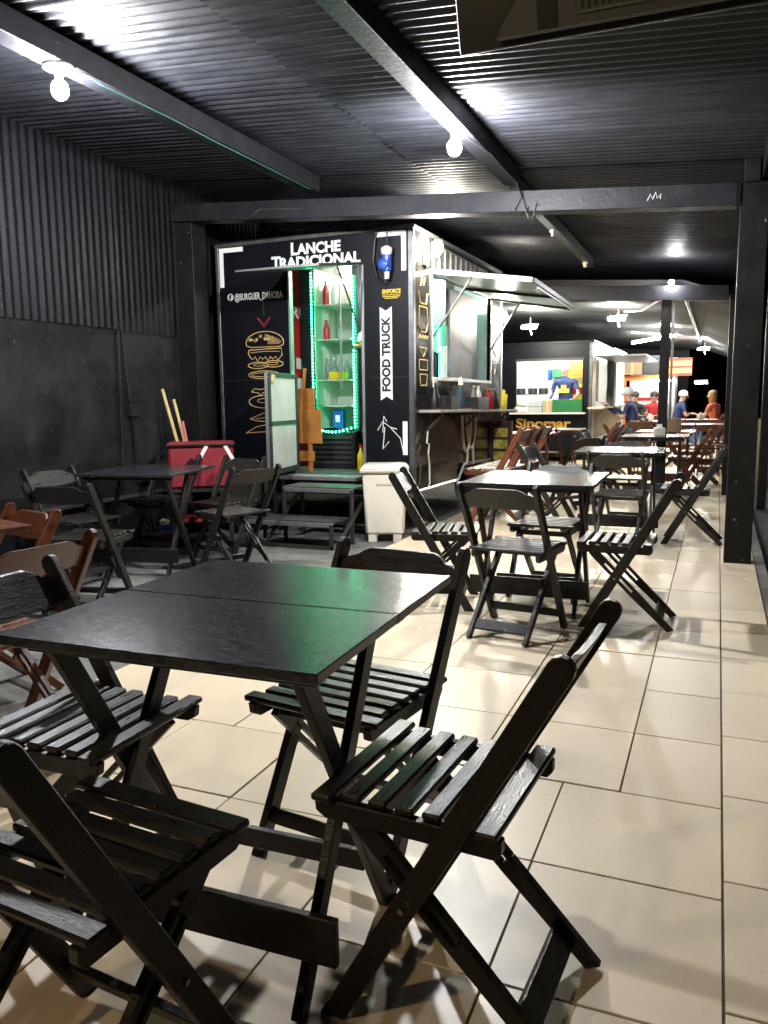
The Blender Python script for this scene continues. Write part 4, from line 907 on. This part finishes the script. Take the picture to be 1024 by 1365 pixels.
tube_lamp('tube lamp above the white kiosk side flap', KX + .30, 16.2, 2.08, KX + .30, 18.4, LAMP['far_in'] * 1.5, group='tubes in the kiosks')
tube_lamp('long tube lamp under the end of the rear roof', -1.9, 19.6, 2.42, -.95, 19.6, LAMP['far'], r=.03, z1=2.55)
# goods on the kiosk counter
t = thing('green_crate', 'green plastic crate on the kiosk counter', 'crate', (-2.62, KY - .12, .912))
for k in range(5): bx('slat', 'green_plastic', -.27, .27, -.09, -.08, .01 + k * .05, .045 + k * .05, t)
bx('body', 'green_plastic', -.26, .26, -.078, .09, 0, .24, t)
for x in (-.27, -.14, -.005, .125, .26): bx('rib', 'green_plastic', x, x + .012, -.095, -.0905, 0, .25, t)
t = thing('brown_carton', 'reddish brown carton beside the green crate', 'carton', (-2.99, KY - .12, .912)); bx('body', 'cardboard', -.09, .09, -.08, .08, 0, .23, t, .004); bx('tape', 'bamboo', -.015, .015, -.082, -.0801, 0, .23, t)
for k in range(6):
    t = thing('egg_tray', ('lowest', 'second', 'third', 'fourth', 'fifth', 'topmost')[k] + ' grey egg tray in the stack on the kiosk counter, counted upwards', 'tray', (-3.23, KY - .12, .912 + k * .038), 0, 'egg trays'); b = MB(); b.box(-.14, .14, -.09, .09, 0, .012)
    for q in range(6): b.box(-.13 + q * .045, -.105 + q * .045, -.088, .088, .012, .03)
    b.build('tray', 'egg_tray', t)
for k, (x, z, s, lb) in enumerate(((-3.55, 0, .09, 'pale bread bag at the left of the kiosk counter'), (-3.42, 0, .07, 'small bread bag beside the egg trays'), (-3.52, .12, .08, 'white bag lying on the bread bags'))):
    t = thing('bread_bag', lb, 'bag', (x, KY - .12, .912 + z), 0, 'bags on the kiosk counter'); b = MB(); b.lathe([(s * .8, 0), (s * 1.1, s * .3), (s, s), (s * .4, s * 1.4), (s * .15, s * 1.7)], (0, 0, 0), 10); b.build('bag_body', 'white_plastic', t, 0, True); b = MB(); b.lathe([(s * .2, s * 1.6), (s * .3, s * 1.9)], (0, 0, 0), 8); b.build('knot', 'bamboo', t)
t = thing('kitchen_rack', 'steel rack with pots inside the kiosk', 'rack', (-3.55, 16.6, .1)); 
for z in (.9, 1.15): bx('shelf', 'dull_steel', -.4, .4, -.15, .15, z, z + .02, t)
for x in (-.4, .38): bx('upright', 'dull_steel', x, x + .02, -.01, .01, 0, 1.3, t)
for k, x in enumerate((-.25, 0, .22)): b = MB(); b.lathe([(.08, 1.17), (.10, 1.18), (.10, 1.28), (.11, 1.285)], (x, 0, 0), 12); b.build('pot', 'dark_steel', t, 0, True)
t = thing('wall_cabinet', 'wooden cupboard on the kiosk inner wall behind the worker', 'cabinet', (-2.55, 17.4, 1.1)); bx('body', 'cardboard', -.2, .2, -.1, .1, 0, .85, t); bx('door', 'bamboo', -.17, .17, -.112, -.1, .3, .8, t)
t = thing('green_bag', 'bright green bag hanging on the kiosk back wall', 'bag', (-3.2, 17.9, 1.62)); bx('body', 'green_plastic', -.2, .2, -.05, .05, 0, .2, t, .02); bx('side', 'blue_plastic', -.3, -.21, -.05, .05, -.05, .18, t, .02)

# ---- people (one skinned body each)
def person(label, x, y, rz, joints, radii, edges, colours, hair, hm, z=0, extra=None):
    t = thing('person', label, 'person', (x, y, z), rz)
    me = bpy.data.meshes.new('body'); names = list(joints); me.from_pydata([joints[k] for k in names], [(names.index(a), names.index(c)) for a, c in edges], [])
    o = bpy.data.objects.new('body', me); COL.objects.link(o)
    sm = o.modifiers.new('s', 'SKIN'); sm.use_smooth_shade = True
    for i, k in enumerate(names):
        sv = me.skin_vertices[0].data[i]; r = radii[k]; sv.radius = (r, r) if not isinstance(r, tuple) else r; sv.use_root = (k == 'pelvis')
    o.modifiers.new('d', 'SUBSURF').levels = 2
    dg = bpy.context.evaluated_depsgraph_get(); m2 = bpy.data.meshes.new_from_object(o.evaluated_get(dg)); m2.name = 'body'
    bpy.data.objects.remove(o)
    m2.materials.clear()
    for c in colours['mats']: m2.materials.append(MATS[c])
    for p in m2.polygons: p.material_index = colours['fn'](p.center); p.use_smooth = True
    bo = bpy.data.objects.new('body', m2); COL.objects.link(bo); bo.parent = t
    hx, hy, hz = joints['head']
    b = MB(); n = 10
    if hair == 'short':
        prof = [(.088, -.02), (.098, .03), (.09, .075), (.06, .11), (.02, .125)]
    elif hair == 'net': prof = [(.098, .0), (.106, .04), (.098, .085), (.065, .12), (.02, .135)]
    else: prof = [(.06, -.24), (.085, -.14), (.095, -.03), (.10, .05), (.085, .09), (.05, .115), (.01, .125)]
    b.lathe(prof, (hx, hy - .015 if hair != 'long' else hy - .03, hz), 14); b.build('hair' if hair != 'net' else 'hair_cap', hm, t, 0, True)
    # face: eyes, nose, mouth, ears
    b = MB()
    for s in (-1, 1): b.lathe([(.002, -.008), (.011, -.004), (.011, .004), (.002, .008)], (hx + s * .033, hy + .092, hz - .002), 8, 'y')
    b.build('eyes', 'hair_dark', t)
    b = MB(); b.hexa([(hx - .012, hy + .09, hz - .035), (hx + .012, hy + .09, hz - .035), (hx + .008, hy + .08, hz + .01), (hx - .008, hy + .08, hz + .01), (hx - .008, hy + .118, hz - .032), (hx + .008, hy + .118, hz - .032), (hx + .004, hy + .095, hz + .008), (hx - .004, hy + .095, hz + .008)])
    for s in (-1, 1): b.lathe([(.018, -.006), (.024, 0), (.016, .006)], (hx + s * .092, hy, hz - .005), 8, 'x')
    b.build('nose_and_ears', 'skin', t, 0, True)
    b = MB(); b.box(hx - .024, hx + .024, hy + .085, hy + .094, hz - .062, hz - .054); b.build('mouth', 'red_line', t)
    # hands: palm plus five fingers
    for s, k in ((-1, 'hl'), (1, 'hr')):
        h = Vector(joints[k]); e = Vector(joints['el' if s < 0 else 'er']); d = (h - e).normalized(); sd = d.cross(Vector((0, 0, 1)));
        if sd.length < .1: sd = Vector((1, 0, 0))
        sd.normalize(); nrm = sd.cross(d); b = MB()
        b.bar(h, h + d * .08, .075, .026, nrm)
        for q, (off, L) in enumerate(((-.028, .062), (-.009, .075), (.010, .070), (.028, .055))):
            p = h + d * .078 + sd * off; b.tube([p, p + d * L * .5, p + d * L * .85 - nrm * .02], [.0085, .008, .006], 6)
        p = h + d * .02 - sd * s * .032; b.tube([p, p + d * .03 - sd * s * .022, p + d * .06 - sd * s * .022], [.010, .009, .007], 6)
        b.build('hand', 'skin', t, 0, True)
    if extra: extra(t)
    return t
E_ = [('pelvis', 'waist'), ('waist', 'chest'), ('chest', 'neck'), ('neck', 'head'), ('head', 'crown'), ('chest', 'sl'), ('sl', 'el'), ('el', 'hl'), ('chest', 'sr'), ('sr', 'er'), ('er', 'hr'), ('pelvis', 'jl'), ('jl', 'kl'), ('kl', 'al'), ('al', 'fl'), ('pelvis', 'jr'), ('jr', 'kr'), ('kr', 'ar'), ('ar', 'fr')]
RAD = dict(pelvis=(.15, .11), waist=(.135, .10), chest=(.16, .11), neck=.052, head=(.085, .098), crown=(.06, .07), sl=.062, el=.042, hl=.03, sr=.062, er=.042, hr=.03, jl=.085, kl=.058, al=.04, fl=.038, jr=.085, kr=.058, ar=.04, fr=.038)
def stand(lean=0, hl=(-.22, .30, 1.05), hr=(.22, .30, 1.05)):
    return dict(pelvis=(0, 0, .95), waist=(0, .01 + lean * .3, 1.12), chest=(0, .02 + lean * .7, 1.34), neck=(0, .02 + lean, 1.50), head=(0, .05 + lean * 1.1, 1.63), crown=(0, .05 + lean * 1.1, 1.71), sl=(-.20, lean, 1.40), el=(-.27, .04 + lean, 1.14), hl=hl, sr=(.20, lean, 1.40), er=(.27, .04 + lean, 1.14), hr=hr, jl=(-.09, 0, .88), kl=(-.10, .03, .48), al=(-.10, -.01, .08), fl=(-.11, .12, .035), jr=(.09, 0, .88), kr=(.10, .03, .48), ar=(.10, -.01, .08), fr=(.11, .12, .035))
def sit(lean=.08, hl=(-.16, .34, .76), hr=(.16, .34, .76)):
    return dict(pelvis=(0, 0, .52), waist=(0, .03, .68), chest=(0, lean, .90), neck=(0, lean + .02, 1.06), head=(0, lean + .06, 1.19), crown=(0, lean + .06, 1.27), sl=(-.19, lean - .01, .96), el=(-.25, lean + .06, .72), hl=hl, sr=(.19, lean - .01, .96), er=(.25, lean + .06, .72), hr=hr, jl=(-.09, .05, .50), kl=(-.11, .42, .48), al=(-.11, .40, .08), fl=(-.11, .52, .035), jr=(.09, .05, .50), kr=(.11, .42, .48), ar=(.11, .40, .08), fr=(.11, .52, .035))
def clothes(shirt, legs, zw, zn, sleeve=.30):
    def fn(c):
        if c.z > zn and abs(c.x) < .13: return 0
        if c.z > zw and abs(c.x) < .245 and c.z > zw: return 1
        if c.z > zw and abs(c.x) >= .245: return 1 if c.z > zn - sleeve + .05 else 0
        return 2
    return dict(mats=['skin', shirt, legs], fn=fn)
def badge(t):
    b = MB(); b.box(-.10, .10, -.125, -.118, 1.20, 1.28); b.box(-.07, .07, -.125, -.118, 1.29, 1.32); b.box(-.03, .03, -.125, -.118, 1.33, 1.36); b.build('shirt_print', 'yellow_vinyl', t)
person('person in navy shirt with yellow print and hair net inside the dark kiosk', -2.80, 16.15, rad(172), stand(.02), RAD, E_, clothes('navy_shirt', 'black_cloth', .95, 1.50), 'net', 'hair_net', .10, lambda t: [bx('shirt_print', 'yellow_vinyl', -.11, .11, .128, .134, 1.18, 1.26, t), bx('shirt_print', 'yellow_vinyl', -.05, .05, .128, .134, 1.27, 1.33, t)])
person('person in blue shirt working inside the food truck', -3.36, 8.2, rad(-60), stand(.05), RAD, E_, clothes('blue_shirt', 'black_cloth', .95, 1.50), 'short', 'hair_dark', .51)
person('person in navy shirt and hair net leaning on the white kiosk side counter', -1.48, 16.4, rad(80), sit(.12, hl=(-.20, .55, .98), hr=(.10, .55, .98)), RAD, E_, clothes('navy_shirt', 'jeans', .60, 1.06), 'net', 'hair_net', .05, None)
tag(bx('bar_stool', 'brown_wood', -1.64, -1.30, 16.25, 16.6, 0, .46), 'brown stool under the person leaning on the white kiosk counter', 'stool')
person('person in navy shirt with white cap bending over a table by the slim post', -.96, 20.6, rad(-75), sit(.14), RAD, E_, clothes('navy_shirt', 'jeans', .60, 1.06), 'net', 'white_paint', .0, lambda t: bx('shirt_print', 'yellow_vinyl', -.11, .11, -.115, -.108, .72, .86, t))
chair(-.96, 20.6, -75, 'brown folding chair under the person with the white cap', GR, 'brown')
person('person with long blond hair and orange top seated near the street', -.04, 19.8, rad(60), sit(.06), RAD, E_, clothes('orange_shirt', 'jeans', .60, 1.06), 'long', 'hair_blond')
chair(-.04, 19.8, 60, 'brown folding chair under the blond person', GR, 'brown')
person('person in black top seated at the diners table facing the aisle', -1.86, 20.7, rad(170), sit(.08), RAD, E_, clothes('black_cloth', 'jeans', .60, 1.06), 'short', 'hair_dark')
chair(-1.86, 20.7, 170, 'brown folding chair under the person in black', GR, 'brown')
person('person in red top seated at the diners table', -1.46, 20.8, rad(185), sit(.08), RAD, E_, clothes('red_shirt', 'black_cloth', .60, 1.06), 'short', 'hair_dark')
chair(-1.46, 20.8, 185, 'brown folding chair under the person in red', GR, 'brown')

# ---- far end: orange kiosk, lit sign, boxes, back walls
ok = thing('orange_kiosk', 'far orange framed kiosk with a pale printed counter', 'kiosk', (-1.75, 22, 0))
bx('frame_post', 'orange_paint', -.62, -.50, -.05, .05, 0, 1.60, ok); bx('frame_top', 'orange_paint', -.62, .35, -.06, .06, 1.60, 1.72, ok); bx('counter_front', 'white_paint', -.38, .62, -.10, -.04, .98, 1.28, ok); bx('counter_top', 'white_plastic', -.4, .65, -.15, .3, 1.28, 1.31, ok)
bx('counter_print', 'red_plastic', -.25, .45, -.104, -.1005, 1.07, 1.16, ok); bx('lower_panel', 'interior', -.40, .62, -.05, 0, 0, .98, ok); bx('back_panel', 'interior_white', -.5, .7, .9, .95, 0, 2.2, ok)
bx('till', 'white_plastic', -.15, .15, -.1, .15, 1.31, 1.5, ok, .01)
tube_lamp('short tube lamp over the far orange kiosk', -1.65, 21.85, 1.58, -1.1, 21.85, LAMP['far_in'], group='tubes in the kiosks')
tube_lamp('small white tube shining beyond the lit sign', -.62, 24, 1.56, -.30, 24, LAMP['far_in'] * .3, r=.04, group='tubes in the kiosks')
t = thing('carton_stack', 'brown carton stored on top of the far orange kiosk', 'carton', (-2.05, 21.9, 1.74)); bx('box_body', 'cardboard', -.30, .22, -.2, .2, 0, .52, t, .01); bx('tape', 'bamboo', -.06, .0, -.204, -.2005, 0, .52, t)
t = thing('speaker_box', 'black box beside the brown carton on the far kiosk', 'box', (-1.6, 21.9, 1.74)); bx('box_body', 'dark_plastic', -.21, .21, -.2, .2, 0, .48, t, .01); bx('grille', 'dark_steel', -.17, .17, -.206, -.2005, .05, .43, t)
sg2 = thing('lit_sign', 'glowing red and yellow sign box beyond the slim post', 'sign', (-1.02, 22, 0))
bx('sign_case', 'red_plastic', -.37, .37, 0, .12, 1.70, 2.15, sg2); emis('sign_red', (1, .05, .015), .22); emis('sign_yellow', (1, .62, .10), .62)
bx('sign_face', 'sign_red', -.36, .36, -.006, -.001, 1.71, 2.14, sg2)
for z in (1.77, 1.95): bx('sign_band', 'sign_yellow', -.355, .355, -.012, -.007, z, z + .12, sg2)
bx('sign_bracket', 'dark_steel', -.03, .03, .05, .09, 0, 1.70, sg2)
tag(bx('rear_wall', 'truck_black', -7, -.9, 27, 27.2, -.003, 3.0), 'dark wall closing the passage far behind the kiosks', 'wall')
tag(bx('boundary_wall', 'wall_beige', .38, 3.2, 12.4, 12.55, -.10, .86), 'low beige wall beside the street behind the posts', 'wall')
# lamps under the rear roof
def fixture(label, x, y, z, P):
    t = thing('ceiling_lamp', label, 'lamp', (x, y, z), 0, 'lamps under the rear roof')
    b = MB(); b.bar((-.12, 0, .012), (.14, .03, .012), .018, .02, (0, 0, 1)); b.bar((0, 0, .02), (0, 0, .14), .015, .015, (1, 0, 0)); b.build('lamp_base', 'dull_steel', t)
    lamp_mat('fx_' + label, P, .30 * .09 * 2, (1, .97, .85)); b = MB(); b.box(-.15, .10, -.045, .045, -.055, .0); b.build('diffuser', 'fx_' + label, t, .01)
    b = MB(); b.tube([(.0, 0, -.05), (.02, 0, -.16)], .012); b.build('pull_switch', 'white_plastic', t)
fixture('lamp under the rear roof above the dark kiosk', -3.05, 14.0, 2.43, LAMP['fix'])
fixture('third lamp further back under the rear roof', -1.0, 17.2, 2.40, LAMP['fix'] * .7)
fixture('last small lamp under the rear roof near the street', -.35, 20.5, 2.30, LAMP['fix'] * .6)
fixture('lamp under the rear roof left of the slim post', -1.50, 13.2, 2.43, LAMP['fix'])
b = MB(); b.tube([(-1.4, 13.2, 2.50), (-1.1, 12.6, 2.44), (-.8, 11.6, 2.46), (-.63, 10.5, 2.50)], .012); tag(b.build('cable', 'white_plastic'), 'white cable sagging from the rear roof lamp to the slim post', 'cable')
